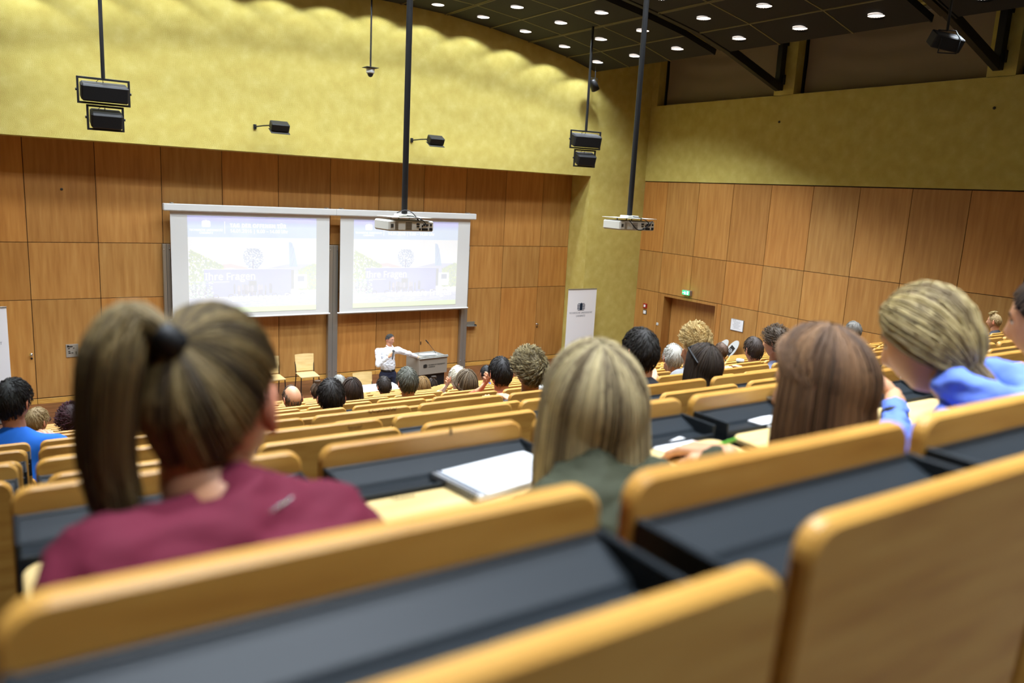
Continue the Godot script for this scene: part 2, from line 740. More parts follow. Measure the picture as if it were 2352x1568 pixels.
func build_front_wall() -> void:
	var w := structure("wall_front", "beech panelled front wall below an ochre plaster wall")
	var back := MB.new()
	back.slab(Vector3(-2.4, -0.3, -0.4), Vector3(WALL_R + 0.4, 10.2, -0.022))
	piece("backing", back, mats["joint_brown"], w)
	var g := 0.006
	var ys := [0.125, 2.175, 3.336, 5.62]
	for i in range(-1, 12):
		var x0 := 0.5817 + 1.2491 * (i - 1)
		var x1 := x0 + 1.2491
		x0 = maxf(x0, -0.04)
		x1 = minf(x1, 14.078)
		for k in 3:
			panel_piece(Vector3(x0 + g, ys[k] + g, -0.02), Vector3(x1 - g, ys[k + 1] - g, 0.0), "beech_veneer_%d" % ((i * 7 + k * 5 + 28) % 4), w)
	var top := MB.new()
	top.slab(Vector3(-2.4, SOFFIT, -0.05), Vector3(WALL_R + 0.4, 10.2, PLASTER_Z))
	piece("plaster_upper", top, mats["ochre_plaster"], w)
	var jr := MB.new()
	jr.slab(Vector3(14.08, -0.3, -0.05), Vector3(WALL_R + 0.4, SOFFIT, PLASTER_Z))
	piece("plaster_pier", jr, mats["ochre_plaster"], w)
	var jl := MB.new()
	jl.slab(Vector3(-2.4, -0.3, -0.05), Vector3(-0.05, SOFFIT, PLASTER_Z))
	piece("plaster_pier", jl, mats["ochre_plaster"], w)
	var sk := structure("baseboard_front")
	for i in range(0, 12):
		var x0 := maxf(0.5817 + 1.2491 * (i - 1), -0.04)
		var x1 := minf(0.5817 + 1.2491 * i, 14.078)
		var m := MB.new()
		m.box(Vector3.ZERO, Vector3(x1 - x0 - 0.008, 0.11, 0.02), 0.002)
		piece("skirting", m, mats["beech_ply_0"], sk, Transform3D(Basis.IDENTITY, Vector3((x0 + x1) / 2, 0.057, -0.006)))

func build_right_wall() -> void:
	var w := structure("wall_right", "beech panelled side wall under ochre plaster and high windows")
	var x := WALL_R
	var bk := MB.new()
	bk.slab(Vector3(x + 0.022, -0.3, PLASTER_Z - 0.4), Vector3(x + 0.42, 5.34, 2.03))
	bk.slab(Vector3(x + 0.022, -0.3, 4.0), Vector3(x + 0.42, 5.34, 22.6))
	bk.slab(Vector3(x + 0.022, 2.1, 2.03), Vector3(x + 0.42, 5.34, 4.0))
	piece("backing", bk, mats["joint_brown"], w)
	var g := 0.006
	var ys := [-0.2, 2.175, 3.336, 5.325]
	for i in range(-1, 17):
		var z0 := 1.803 + 1.1984 * i
		var z1 := z0 + 1.1984
		z0 = maxf(z0, PLASTER_Z)
		for k in 3:
			var key := "beech_veneer_%d" % ((i * 5 + k * 3 + 33) % 4)
			if k == 0 and i in [0, 1]:
				if i == 0:
					panel_piece(Vector3(x, -0.2, z0 + g), Vector3(x + 0.02, 2.175 - g, 1.975), key, w)
				else:
					panel_piece(Vector3(x, -0.2, 4.045), Vector3(x + 0.02, 2.175 - g, z1 - g), key, w)
				continue
			panel_piece(Vector3(x, ys[k] + g, z0 + g), Vector3(x + 0.02, ys[k + 1] - g, z1 - g), key, w)
	var band := MB.new()
	band.slab(Vector3(x - 0.012, 5.345, PLASTER_Z - 0.3), Vector3(x + 0.42, 7.45, 22.6))
	piece("plaster_band", band, mats["ochre_plaster"], w)
	var head := MB.new()
	head.slab(Vector3(x + 0.0, 9.05, PLASTER_Z - 0.3), Vector3(x + 0.42, 10.2, 22.6))
	piece("plaster_head", head, mats["ochre_plaster"], w)
	var edges := [[PLASTER_Z - 0.2, 1.09], [5.15, 5.72], [10.12, 10.65], [15.1, 15.65], [20.1, 22.6]]
	for e in edges:
		var m := MB.new()
		m.slab(Vector3(x - 0.012, 7.44, e[0]), Vector3(x + 0.42, 9.2, e[1]))
		piece("plaster_pier", m, mats["ochre_plaster"], w)
	for i in 4:
		var z0: float = edges[i][1]
		var z1: float = edges[i + 1][0]
		var win := structure("window_%d" % (i + 1), "high side window behind a drawn grey blind")
		var gl := MB.new()
		gl.slab(Vector3(x + 0.36, 7.45, z0), Vector3(x + 0.4, 9.1, z1))
		piece("pane_back", gl, mats["black_plastic"], win)
		var cl := MB.new()
		var ln := z1 - z0
		cl.sheet(64, 28, func(u: float, vv: float) -> Vector3:
			var sag := sin(PI * u)
			var wob := 0.02 * sin(vv * 19.0 - sag * 6.0 + i * 1.3) * sag * (1.0 - vv * 0.5) + 0.008 * sin(u * 27.0 + vv * 9.0)
			return Vector3(x + 0.27 - wob, lerpf(8.98, 7.5, vv), z0 + 0.09 + (ln - 0.18) * u))
		piece("blind", cl, mats["blind_cloth"], win)
		var hd := MB.new()
		hd.box(Vector3(x + 0.24, 8.98, (z0 + z1) / 2), Vector3(0.1, 0.1, ln - 0.06), 0.01)
		hd.tube([Vector3(x + 0.27, 7.49, z0 + 0.08), Vector3(x + 0.27, 7.49, z1 - 0.08)], [0.014, 0.014], 8)
		piece("blind_rail", hd, mats["aluminium"], win)
		var jb := MB.new()
		for zz in [z0 + 0.03, z1 - 0.03]:
			jb.box(Vector3(x + 0.3, 8.25, zz), Vector3(0.12, 1.6, 0.05), 0.004)
		piece("window_jamb", jb, mats["steel_black"], win)
	var d := structure("door_1", "double beech door set back in the side wall")
	var fr := MB.new()
	fr.slab(Vector3(x - 0.008, -0.2, 1.985), Vector3(x + 0.34, 2.165, 2.04), 0.002)
	fr.slab(Vector3(x - 0.008, -0.2, 3.985), Vector3(x + 0.34, 2.165, 4.04), 0.002)
	fr.slab(Vector3(x - 0.008, 2.095, 2.04), Vector3(x + 0.34, 2.165, 3.985), 0.002)
	piece("door_frame", fr, mats["beech_veneer_1"], d)
	for k in 2:
		var lf := MB.new()
		lf.box(Vector3.ZERO, Vector3(0.045, 2.27, 0.955), 0.003)
		var o := piece("door_leaf", lf, mats["beech_veneer_%d" % k], d, Transform3D(Basis.IDENTITY, Vector3(x + 0.33, 0.95, 2.535 + 0.965 * k)))
		if k == 0:
			var hn := MB.new()
			hn.box(Vector3(-0.03, 0.1, 0.4), Vector3(0.012, 0.2, 0.035), 0.003)
			hn.tube([Vector3(-0.03, 0.14, 0.4), Vector3(-0.08, 0.14, 0.4), Vector3(-0.085, 0.14, 0.3)], [0.01, 0.01, 0.009], 8)
			piece("door_handle", hn, mats["steel_black"], o)

func ceiling_panel_mesh(w: float, d: float) -> MB:
	var m := MB.new()
	var hw := w / 2 - 0.03
	var hd := d / 2 - 0.03
	var r := 0.15
	var angles := []
	for k in 28:
		angles.append(TAU * k / 28.0)
	for c in [Vector2(hw, hd), Vector2(-hw, hd), Vector2(-hw, -hd), Vector2(hw, -hd)]:
		angles.append(fposmod(c.angle(), TAU))
	angles.sort()
	for k in angles.size():
		var pts := []
		for a in [angles[k], angles[(k + 1) % angles.size()]]:
			var dir := Vector2(cos(a), sin(a))
			var s := minf(hw / maxf(absf(dir.x), 1e-5), hd / maxf(absf(dir.y), 1e-5))
			pts.append([Vector3(dir.x * r, 0, dir.y * r), Vector3(dir.x * s, 0, dir.y * s)])
		m.quad(pts[0][0], pts[0][1], pts[1][1], pts[1][0], Vector3.DOWN)
		var up := Vector3(0, 0.03, 0)
		m.quad(pts[0][0] + up, pts[0][1] + up, pts[1][1] + up, pts[1][0] + up, Vector3.UP)
		m.quad(pts[0][1], pts[1][1], pts[1][1] + up, pts[0][1] + up, pts[0][1])
	return m

func build_ceiling() -> void:
	var c := structure("ceiling", "black panelled ceiling that curves down to the sides")
	var cache := {}
	var lampkit := downlight_kit()
	for zi in CEIL_Z.size():
		var z0: float = CEIL_Z[zi][0]
		var z1: float = CEIL_Z[zi][1]
		for i in 12:
			var x0: float = CEIL_X[i]
			var x1: float = CEIL_X[i + 1]
			var a := Vector3(x0, ceil_y(x0), 0)
			var b := Vector3(x1, ceil_y(x1), 0)
			var wd := snappedf(a.distance_to(b), 0.01)
			var dp := snappedf(z1 - z0, 0.01)
			var key := "%.2f_%.2f" % [wd, dp]
			if not cache.has(key):
				cache[key] = ceiling_panel_mesh(wd, dp).mesh()
			var ang := atan2(b.y - a.y, b.x - a.x)
			var at := Vector3((x0 + x1) / 2, (a.y + b.y) / 2, (z0 + z1) / 2)
			part("ceiling_panel", cache[key], mats["ceiling_black"], c, Transform3D(Basis(Vector3(0, 0, 1), ang), at))
			downlight(lampkit, at, (([62.0, 61.0, 60.0, 60.0, 60.0, 57.0][zi] if i < 10 else [62.0, 61.0, 52.0, 46.0, 40.0, 38.0][zi]) if zi < 6 else 34.0), 0.25 if zi < 3 else 0.5, [0.82, 1.45, 1.5, 1.65, 1.8, 1.8][zi] if zi < 6 else 2.5)
	var bays := [[0.86, 5.14], [5.58, 10.14], [10.58, 15.14], [15.58, 20.14]]
	for bay in bays:
		for i in range(1, 12):
			var x: float = CEIL_X[i]
			var dbl := i % 2 == 0 and i != 6
			for s in ([-0.035, 0.035] if dbl else [0.0]):
				var m := MB.new()
				m.box(Vector3.ZERO, Vector3(0.03 if dbl else 0.045, 0.04, bay[1] - bay[0]), 0.003)
				piece("rail", m, mats["ceiling_rail"], c, Transform3D(Basis.IDENTITY, Vector3(x + s, ceil_y(x) + 0.008, (bay[0] + bay[1]) / 2)))
	for zi in CEIL_Z.size():
		if zi % 3 == 0:
			continue
		var z: float = CEIL_Z[zi][0]
		var m := MB.new()
		for i in 12:
			var a := Vector3(CEIL_X[i], ceil_y(CEIL_X[i]) + 0.01, z)
			var b := Vector3(CEIL_X[i + 1], ceil_y(CEIL_X[i + 1]) + 0.01, z)
			m.box((a + b) / 2, Vector3(a.distance_to(b), 0.03, 0.035), 0.002, Basis(Vector3(0, 0, 1), atan2(b.y - a.y, b.x - a.x)))
		piece("cross_rail", m, mats["ceiling_rail"], c)
	for zi in range(0, CEIL_Z.size(), 3):
		for e in [[CEIL_Z[zi][0], -1], [CEIL_Z[zi + 2][1], 1]]:
			if e[0] < 1.0:
				continue
			var m := MB.new()
			for i in 12:
				var a := Vector3(CEIL_X[i], ceil_y(CEIL_X[i]) + 0.05, e[0])
				var b := Vector3(CEIL_X[i + 1], ceil_y(CEIL_X[i + 1]) + 0.05, e[0])
				m.box((a + b) / 2, Vector3(a.distance_to(b), 0.13, 0.03), 0.0, Basis(Vector3(0, 0, 1), atan2(b.y - a.y, b.x - a.x)))
			piece("edge_rail", m, mats["ceiling_black"], c)
	var n := 0
	for zt in [5.36, 10.36, 15.36]:
		var t := thing("roof_truss", ["black steel roof truss braced to the pier between the first two side windows", "black steel roof truss braced to the pier between the second and third side windows", "black steel roof truss braced to the pier behind the third side window"][n], "roof truss")
		n += 1
		var ch := MB.new()
		for i in 12:
			var a := Vector3(CEIL_X[i], ceil_y(CEIL_X[i]) + 0.16, zt)
			var b := Vector3(CEIL_X[i + 1], ceil_y(CEIL_X[i + 1]) + 0.16, zt)
			ch.box((a + b) / 2, Vector3(a.distance_to(b) + 0.01, 0.2, 0.14), 0.0, Basis(Vector3(0, 0, 1), atan2(b.y - a.y, b.x - a.x)))
		piece("chord", ch, mats["steel_black"], t)
		for s in [-1.0, 1.0]:
			var br := MB.new()
			var a := Vector3(7.0 + s * 6.3, 8.52, zt)
			var b := Vector3(7.0 + s * 9.0, 7.62, zt)
			br.box((a + b) / 2, Vector3(a.distance_to(b), 0.19, 0.13), 0.006, Basis(Vector3(0, 0, 1), atan2(b.y - a.y, b.x - a.x)))
			piece("brace", br, mats["steel_black"], t)
			var po := MB.new()
			po.box(Vector3(7.0 + s * 9.0, 8.3, zt), Vector3(0.17, 1.5, 0.14), 0.006)
			po.box(Vector3(7.0 + s * 9.06, 7.8, zt), Vector3(0.1, 0.22, 0.2), 0.006)
			po.box(Vector3(7.0 + s * 9.06, 8.65, zt), Vector3(0.1, 0.16, 0.2), 0.006)
			piece("post", po, mats["steel_black"], t)

func downlight_kit() -> Dictionary:
	var ring := MB.new()
	ring.lathe([Vector2(0.144, 0.004), Vector2(0.146, -0.006), Vector2(0.162, -0.006), Vector2(0.165, 0.0)], 32)
	var refl := MB.new()
	refl.lathe([Vector2(0.146, -0.002), Vector2(0.142, 0.05), Vector2(0.12, 0.115), Vector2(0.07, 0.155), Vector2(0.0, 0.165)], 20, Transform3D.IDENTITY, true)
	var shell := MB.new()
	shell.lathe([Vector2(0.15, 0.03), Vector2(0.15, 0.18), Vector2(0.0, 0.19)], 16)
	var bulb := MB.new()
	bulb.lathe([Vector2(0.0, 0.098), Vector2(0.055, 0.102), Vector2(0.068, 0.12), Vector2(0.0, 0.14)], 12)
	return {"trim_ring": ring.mesh(), "reflector": refl.mesh(), "housing": shell.mesh(), "bulb": bulb.mesh()}

func downlight(kit: Dictionary, at: Vector3, cone: float, soft: float, power: float) -> void:
	var t := thing("downlight", "round recessed downlight in a black ceiling panel", "lamp", at, 0.0, "downlights in the ceiling panels")
	part("trim_ring", kit["trim_ring"], mats["ceiling_black"], t)
	part("reflector", kit["reflector"], glow("lamp_reflector", rgb8(250, 240, 232), 0.9), t)
	part("housing", kit["housing"], mats["ceiling_black"], t)
	part("bulb", kit["bulb"], glow("lamp_glow", rgb8(255, 252, 246), 9.0), t)
	var l := SpotLight3D.new()
	l.name = "spot"
	l.light_color = rgb8(234, 244, 255)
	l.light_energy = LAMP * power
	l.light_size = 0.04
	l.spot_range = 30.0
	l.spot_attenuation = 2.0
	l.spot_angle = cone
	l.spot_angle_attenuation = soft
	l.shadow_enabled = true
	l.position = Vector3(0, 0.088, 0)
	l.rotation_degrees = Vector3(-90, 0, 0)
	t.add_child(l)


# ---------------------------------------------------------------- seating
var desks := {}
var occupied := {}          # "row:seat" -> true where somebody sits

func seat_x(j: int, k: int) -> float:       # centre of seat k in row j
	return row_edge(j) + SEAT_PITCH * k - 0.255

func build_seating() -> void:
	var dk := desk_meshes()
	var sk := seat_meshes()
	for p in PEOPLE:
		occupied["%d:%d" % [p.row, nearest_seat(p)]] = true
	for k in range(0, 6):
		occupied["1:%d" % k] = true
	occupied["1:0"] = false
	for j in ROWS:
		var dz := EYE.z - row_z(j)
		var far := minf(14.7, dz * 2.62 + 0.35)
		var row_name: String = ORD[13 - j]
		for k in range(0, 40):
			var x := seat_x(j, k)
			if x - 0.25 > far or x + 0.25 > 14.9:
				break
			if x + 0.25 < -0.12 - 0.02 * dz:
				continue
			var d := thing("desk_unit", "low beech desk front with a black tray, %s row up from the stage" % row_name, "desk", Vector3(x, row_floor(j), row_z(j)), 0.0, "desk fronts of the %s row" % row_name)
			desks["%d:%d" % [j, k]] = d
			part("front_panel", dk.panel[(j + k) % 2], mats["beech_ply_%d" % ((j * 3 + k * 5) % 3)], d)
			part("tray", dk.tray, mats["tray_metal"], d)
			part("support", dk.support, mats["black_metal"], d)
			var taken: bool = occupied.get("%d:%d" % [j, k], false)
			var tablets: bool = j == 1 and k in [1, 2, 3, 4, 5]
			if tablets:
				part("writing_tablet", dk.tablet, mats["beech_tablet"], d)
				part("tablet_arm", dk.arm, mats["black_metal"], d)
			var back := 0.18
			if taken:
				back = 0.79
			elif j == 0:
				back = 0.222 if k <= 1 else 0.187
			else:
				back += rng.randf_range(-0.012, 0.02)
			var s := thing("swing_seat", ("beech seat with a person on it, %s row up from the stage" if taken else "empty beech swing seat pushed up to its desk, %s row up from the stage") % row_name, "seat", Vector3(x, row_floor(j), row_z(j) + back), 0.0, "swing seats of the %s row" % row_name)
			part("backrest", sk.back, mats["beech_ply_%d" % ((j + k * 2) % 3)], s)
			part("seat_pan", sk.pan if taken else sk.pan_up, mats["beech_ply_%d" % ((j + k) % 3)], s)
			part("swing_arm", sk.arm if taken else sk.arm_up, mats["black_metal"], s)

func desk_meshes() -> Dictionary:
	var out := {"panel": []}
	for i in 2:
		var m := MB.new()
		m.plate(rounded(0.51, 0.26, 0.032, true), 0.024, 0.005, Transform3D(Basis.IDENTITY, Vector3(0, 0.86 - 0.13, 0)))
		out.panel.append(m.mesh())
	var t := MB.new()
	var rim := 0.86 - 0.044
	var z0 := 0.014
	var z1 := 0.142
	var lo := rim - 0.034
	var w := 0.252
	t.slab(Vector3(-w, lo - 0.05, z1 - 0.006), Vector3(w, lo + 0.012, z1), 0.002)
	t.slab(Vector3(-w, lo - 0.05, z0), Vector3(-w + 0.008, rim + 0.002, z1), 0.002)
	t.slab(Vector3(w - 0.008, lo - 0.05, z0), Vector3(w, rim + 0.002, z1), 0.002)
	t.slab(Vector3(-w, lo - 0.004, z0), Vector3(w, lo, z1 - 0.004))
	t.quad(Vector3(-w + 0.008, rim - 0.006, z0 + 0.008), Vector3(w - 0.008, rim - 0.006, z0 + 0.008), Vector3(w - 0.008, lo + 0.008, z0 + 0.056), Vector3(-w + 0.008, lo + 0.008, z0 + 0.056), Vector3(0, 1, 0.5))
	t.quad(Vector3(-w + 0.008, lo + 0.008, z0 + 0.056), Vector3(w - 0.008, lo + 0.008, z0 + 0.056), Vector3(w - 0.008, lo + 0.001, z0 + 0.062), Vector3(-w + 0.008, lo + 0.001, z0 + 0.062), Vector3(0, 0.6, 1))
	out.tray = t.mesh()
	var s := MB.new()
	s.slab(Vector3(-w, lo, z0), Vector3(w, rim, z0 + 0.008), 0.002)
	s.slab(Vector3(-0.235, lo - 0.11, z0), Vector3(0.235, lo - 0.004, z1 - 0.02), 0.003)
	s.slab(Vector3(-0.235, 0.3, z0), Vector3(0.235, lo - 0.08, z0 + 0.012), 0.003)
	for sx in [-0.2, 0.2]:
		s.slab(Vector3(sx - 0.02, 0.0, z0), Vector3(sx + 0.02, lo - 0.05, z0 + 0.05), 0.003)
	out.support = s.mesh()
	var tb := MB.new()
	tb.plate(rounded(0.49, 0.29, 0.035), 0.018, 0.004, Transform3D(Basis(Vector3.RIGHT, PI / 2), Vector3(0, 0.775, 0.142 + 0.148)))
	out.tablet = tb.mesh()
	var ar := MB.new()
	for sx in [-0.18, 0.18]:
		ar.tube([Vector3(sx, 0.71, 0.1), Vector3(sx, 0.735, 0.16), Vector3(sx, 0.757, 0.2), Vector3(sx, 0.757, 0.36)], [0.012, 0.012, 0.01, 0.009], 8)
	out.arm = ar.mesh()
	return out

func seat_meshes() -> Dictionary:
	var b := MB.new()
	b.plate(rounded(0.475, 0.45, 0.034), 0.024, 0.006, Transform3D(Basis(Vector3.RIGHT, deg_to_rad(3.0)), Vector3(0, 0.884 - 0.225, 0)))
	var p := MB.new()
	p.plate(rounded(0.44, 0.38, 0.04), 0.02, 0.005, Transform3D(Basis(Vector3.RIGHT, PI / 2 + deg_to_rad(4.0)), Vector3(0, 0.45, -0.2)))
	var a := MB.new()
	a.box(Vector3(0, 0.5, -0.022), Vector3(0.09, 0.34, 0.016), 0.004)
	a.tube([Vector3(0, 0.52, -0.035), Vector3(0, 0.43, -0.06), Vector3(0, 0.4, -0.16), Vector3(0, 0.25, -0.2), Vector3(0, 0.02, -0.14), Vector3(0, 0.0, -0.14)], [0.022, 0.024, 0.026, 0.03, 0.032, 0.06], 10)
	a.tube([Vector3(-0.17, 0.425, -0.08), Vector3(-0.17, 0.425, -0.32)], [0.012, 0.012], 8)
	a.tube([Vector3(0.17, 0.425, -0.08), Vector3(0.17, 0.425, -0.32)], [0.012, 0.012], 8)
	var pu := MB.new()
	pu.plate(rounded(0.43, 0.3, 0.04), 0.018, 0.004, Transform3D(Basis(Vector3.RIGHT, deg_to_rad(2.0)), Vector3(0, 0.55, -0.03)))
	var au := MB.new()
	au.box(Vector3(0, 0.42, -0.012), Vector3(0.07, 0.3, 0.02), 0.004)
	au.tube([Vector3(0, 0.4, -0.005), Vector3(0, 0.02, -0.005), Vector3(0, 0.0, -0.005)], [0.022, 0.024, 0.045], 10)
	return {"back": b.mesh(), "pan": p.mesh(), "arm": a.mesh(), "pan_up": pu.mesh(), "arm_up": au.mesh()}

func nearest_seat(p: Dictionary) -> int:
	var h := on_z(p.px, p.py, row_z(p.row) + 0.55)
	return int(round((h.x + 0.255 - row_edge(p.row)) / SEAT_PITCH))


# ---------------------------------------------------------------- the stage
func emblem(m: MB, at: Vector3, w: float) -> void:         # the building-like mark of the university: rounded grid under a small gable
	var h := w * 0.72
	var b := w * 0.055
	for i in 7:
		var x := -w / 2 + w * i / 6.0
		m.box(at + Vector3(x * 0.97, 0, 0), Vector3(b, h * (0.82 if i in [0, 6] else 1.0), 0.003))
	for i in 5:
		var y := -h / 2 + h * i / 4.0
		m.box(at + Vector3(0, y, 0), Vector3(w * (0.86 if i in [0, 4] else 1.0), b, 0.003))
	m.box(at + Vector3(0, 0, 0), Vector3(w * 0.26, h * 0.98, 0.003))
	m.box(at + Vector3(0, h / 2 + b, 0), Vector3(w * 0.12, b * 1.6, 0.003))

func slide_picture() -> ImageTexture:
	var w := 768
	var h := 576
	var im := Image.create(w, h, false, Image.FORMAT_RGB8)
	im.fill(rgb8(252, 252, 255))
	var r := RandomNumberGenerator.new()
	r.seed = 77
	im.fill_rect(Rect2i(0, 0, w, 124), rgb8(214, 224, 255))
	im.fill_rect(Rect2i(0, 0, w, 14), rgb8(186, 194, 255))
	for y in range(14, 124):                                # uneven lower edge of the banner picture
		im.fill_rect(Rect2i(0, y, w, 1), rgb8(190, 198, 255).lerp(rgb8(222, 234, 255), clampf((y - 14) / 46.0, 0, 1)))
	# far roofs
	for x in range(180, 340):
		var top := 280 + int(absf(x - 240) * 0.25 if x > 240 else (240 - x) * 0.1)
		im.fill_rect(Rect2i(x, top, 1, 24), rgb8(240, 228, 228))
	for x in range(440, 600):
		im.fill_rect(Rect2i(x, 312 - (x - 440) / 5, 1, 60), rgb8(226, 228, 244))
	for x in range(600, 768):
		im.fill_rect(Rect2i(x, 284, 1, 70), rgb8(226, 228, 244))
	# pointed tower
	for y in range(148, 300):
		var k := (y - 148) / 152.0
		im.fill_rect(Rect2i(592 + int(4 * k), y, int(12 + 40 * sqrt(k)), 1), rgb8(214, 226, 244))
	for y in range(155, 296, 3):
		im.fill_rect(Rect2i(604 + (y * 7) % 22, y, 3, 2), rgb8(196, 210, 236))
	# leafy trees at the sides
	for i in 1500:
		var left := i % 2 == 0
		var cx := r.randf_range(0, 190) if left else r.randf_range(650, 768)
		var lowest := 190 + cx * 0.5 if left else 270 + (768 - cx) * 0.4
		var y := r.randf_range(lowest, 440)
		var s := r.randi_range(4, 13)
		var tone := rgb8(222, 230, 206).lerp(rgb8(232, 240, 190), r.randf())
		im.fill_rect(Rect2i(int(cx), int(y), s, s), tone.lerp(rgb8(206, 214, 214), r.randf() * 0.5))
	# conifer in the middle
	for i in 520:
		var k := r.randf()
		var y := 188 + k * 120
		var half := 18 + 42 * sin(PI * minf(k * 0.8 + 0.15, 1.0))
		var x := 372 + r.randf_range(-half, half)
		im.fill_rect(Rect2i(int(x), int(y), r.randi_range(3, 9), r.randi_range(2, 4)), rgb8(206, 212, 228))
	im.fill_rect(Rect2i(369, 260, 6, 52), rgb8(200, 204, 220))
	# lorry: trailer, cab, shadow
	im.fill_rect(Rect2i(86, 311, 520, 168), rgb8(214, 216, 242))
	im.fill_rect(Rect2i(86, 311, 520, 3), rgb8(248, 248, 255))
	im.fill_rect(Rect2i(345, 384, 48, 70), rgb8(198, 204, 206))
	im.fill_rect(Rect2i(120, 386, 110, 4), rgb8(246, 246, 255))
	im.fill_rect(Rect2i(624, 348, 84, 90), rgb8(242, 244, 252))
	im.fill_rect(Rect2i(648, 360, 42, 32), rgb8(204, 210, 216))
	im.fill_rect(Rect2i(606, 320, 18, 120), rgb8(206, 208, 208))
	for i in 7:
		for a in 40:
			var ang := TAU * a / 40
			im.fill_rect(Rect2i(int(150 + i * 88 + 15 * cos(ang)), int(476 + 13 * sin(ang)), 4, 4), rgb8(196, 198, 206))
	# people and bushes in front
	for i in 34:
		var x := r.randi_range(250, 480) if i < 22 else r.randi_range(6, 120)
		var y := r.randi_range(398, 414)
		var tone := rgb8(204, 206, 214).lerp(rgb8(228, 224, 232), r.randf())
		im.fill_rect(Rect2i(x, y, 7, 7), tone)
		im.fill_rect(Rect2i(x - 3, y + 7, 13, 28), tone)
		im.fill_rect(Rect2i(x - 1, y + 35, 9, 26), tone.darkened(0.05))
	for i in 260:
		im.fill_rect(Rect2i(r.randi_range(0, 130), r.randi_range(380, 480), r.randi_range(4, 14), r.randi_range(3, 9)), rgb8(212, 222, 214).lerp(rgb8(246, 248, 252), r.randf()))
	im.fill_rect(Rect2i(0, 484, w, 62), rgb8(236, 238, 250))
	for i in 300:
		im.fill_rect(Rect2i(r.randi_range(0, w), r.randi_range(486, 540), r.randi_range(8, 40), 2), rgb8(226, 230, 244))
	im.fill_rect(Rect2i(0, 544, w, 32), rgb8(232, 250, 150))
	for y in h:                                             # what the projector adds to the lit white cloth
		for x in w:
			var c := im.get_pixel(x, y).srgb_to_linear()
			im.set_pixel(x, y, Color(clampf((c.r - 0.62) / 0.38, 0.0, 1.0), clampf((c.g - 0.62) / 0.38, 0.0, 1.0), clampf((c.b - 0.56) / 0.44, 0.0, 1.0)).linear_to_srgb())
	return ImageTexture.create_from_image(im)

func build_screen(label: String, x0: float, x1: float, p0: float, p1: float, tex: Texture2D) -> void:
	var t := thing("projection_screen", label, "screen", Vector3((x0 + x1) / 2, 0, 0.3))
	var w := x1 - x0
	var hs := MB.new()
	hs.box(Vector3(0, 4.13, 0.0), Vector3(w + 0.27, 0.145, 0.16), 0.012)
	hs.box(Vector3(0, 4.06, 0.02), Vector3(w + 0.25, 0.02, 0.1), 0.004)
	piece("housing", hs, mats["white_paint"], t)
	var hook := MB.new()
	for s in [-1.0, 1.0]:
		hook.box(Vector3(s * (w / 2 - 0.05), 4.2, -0.08), Vector3(0.05, 0.05, 0.2), 0.004)
	piece("bracket", hook, mats["aluminium"], t)
	var cl := MB.new()
	cl.box(Vector3(0, (4.07 + 1.71) / 2, -0.002), Vector3(w, 4.07 - 1.71, 0.003))
	piece("cloth", cl, mats["white_paint"], t)
	var bar := MB.new()
	bar.tube([Vector3(-w / 2 - 0.05, 1.70, 0), Vector3(w / 2 + 0.03, 1.70, 0)], [0.02, 0.02], 10)
	piece("bottom_bar", bar, mats["white_paint"], t)
	var pc := MB.new()
	pc.textured = true
	var a := p0 - t.position.x
	var b := p1 - t.position.x
	pc.sheet(1, 1, func(u: float, vv: float) -> Vector3: return Vector3(lerpf(a, b, u), lerpf(3.965, 1.81, vv), 0.003))
	var m: StandardMaterial3D = mat("slide_light", rgb8(228, 228, 222), 0.7)
	m.emission_enabled = true
	m.emission_operator = BaseMaterial3D.EMISSION_OP_MULTIPLY
	m.emission = Color.WHITE
	m.emission_texture = tex
	m.emission_energy_multiplier = SLIDE
	var pic := piece("projected_slide", pc, m, t)
	var ink := glow("slide_lettering", Color.WHITE, SLIDE * 1.25)
	var pw := b - a
	lettering("TAG DER OFFENEN TÜR", 0.082, ink, pic, Vector3(a + pw * 0.31, 3.765, 0.004), true, false)
	lettering("14.01.2016 | 9.00 – 14.00 Uhr", 0.07, ink, pic, Vector3(a + pw * 0.31, 3.645, 0.004), false, false)
	lettering("TECHNISCHE UNIVERSITÄT", 0.042, ink, pic, Vector3(a + pw * 0.135, 3.655, 0.004))
	lettering("CHEMNITZ", 0.042, ink, pic, Vector3(a + pw * 0.135, 3.595, 0.004))
	lettering("Ihre Fragen", 0.155, ink, pic, Vector3(a + pw * 0.115, 2.63, 0.004), false, false)
	lettering("sind unsere Fragen", 0.155, ink, pic, Vector3(a + pw * 0.315, 2.14, 0.004), false, false)
	var em := MB.new()
	emblem(em, Vector3(a + pw * 0.135, 3.79, 0.004), 0.17)
	em.box(Vector3(a + pw * 0.272, 3.72, 0.004), Vector3(0.008, 0.26, 0.002))
	piece("emblem", em, ink, pic)

const SLIDE := 0.28

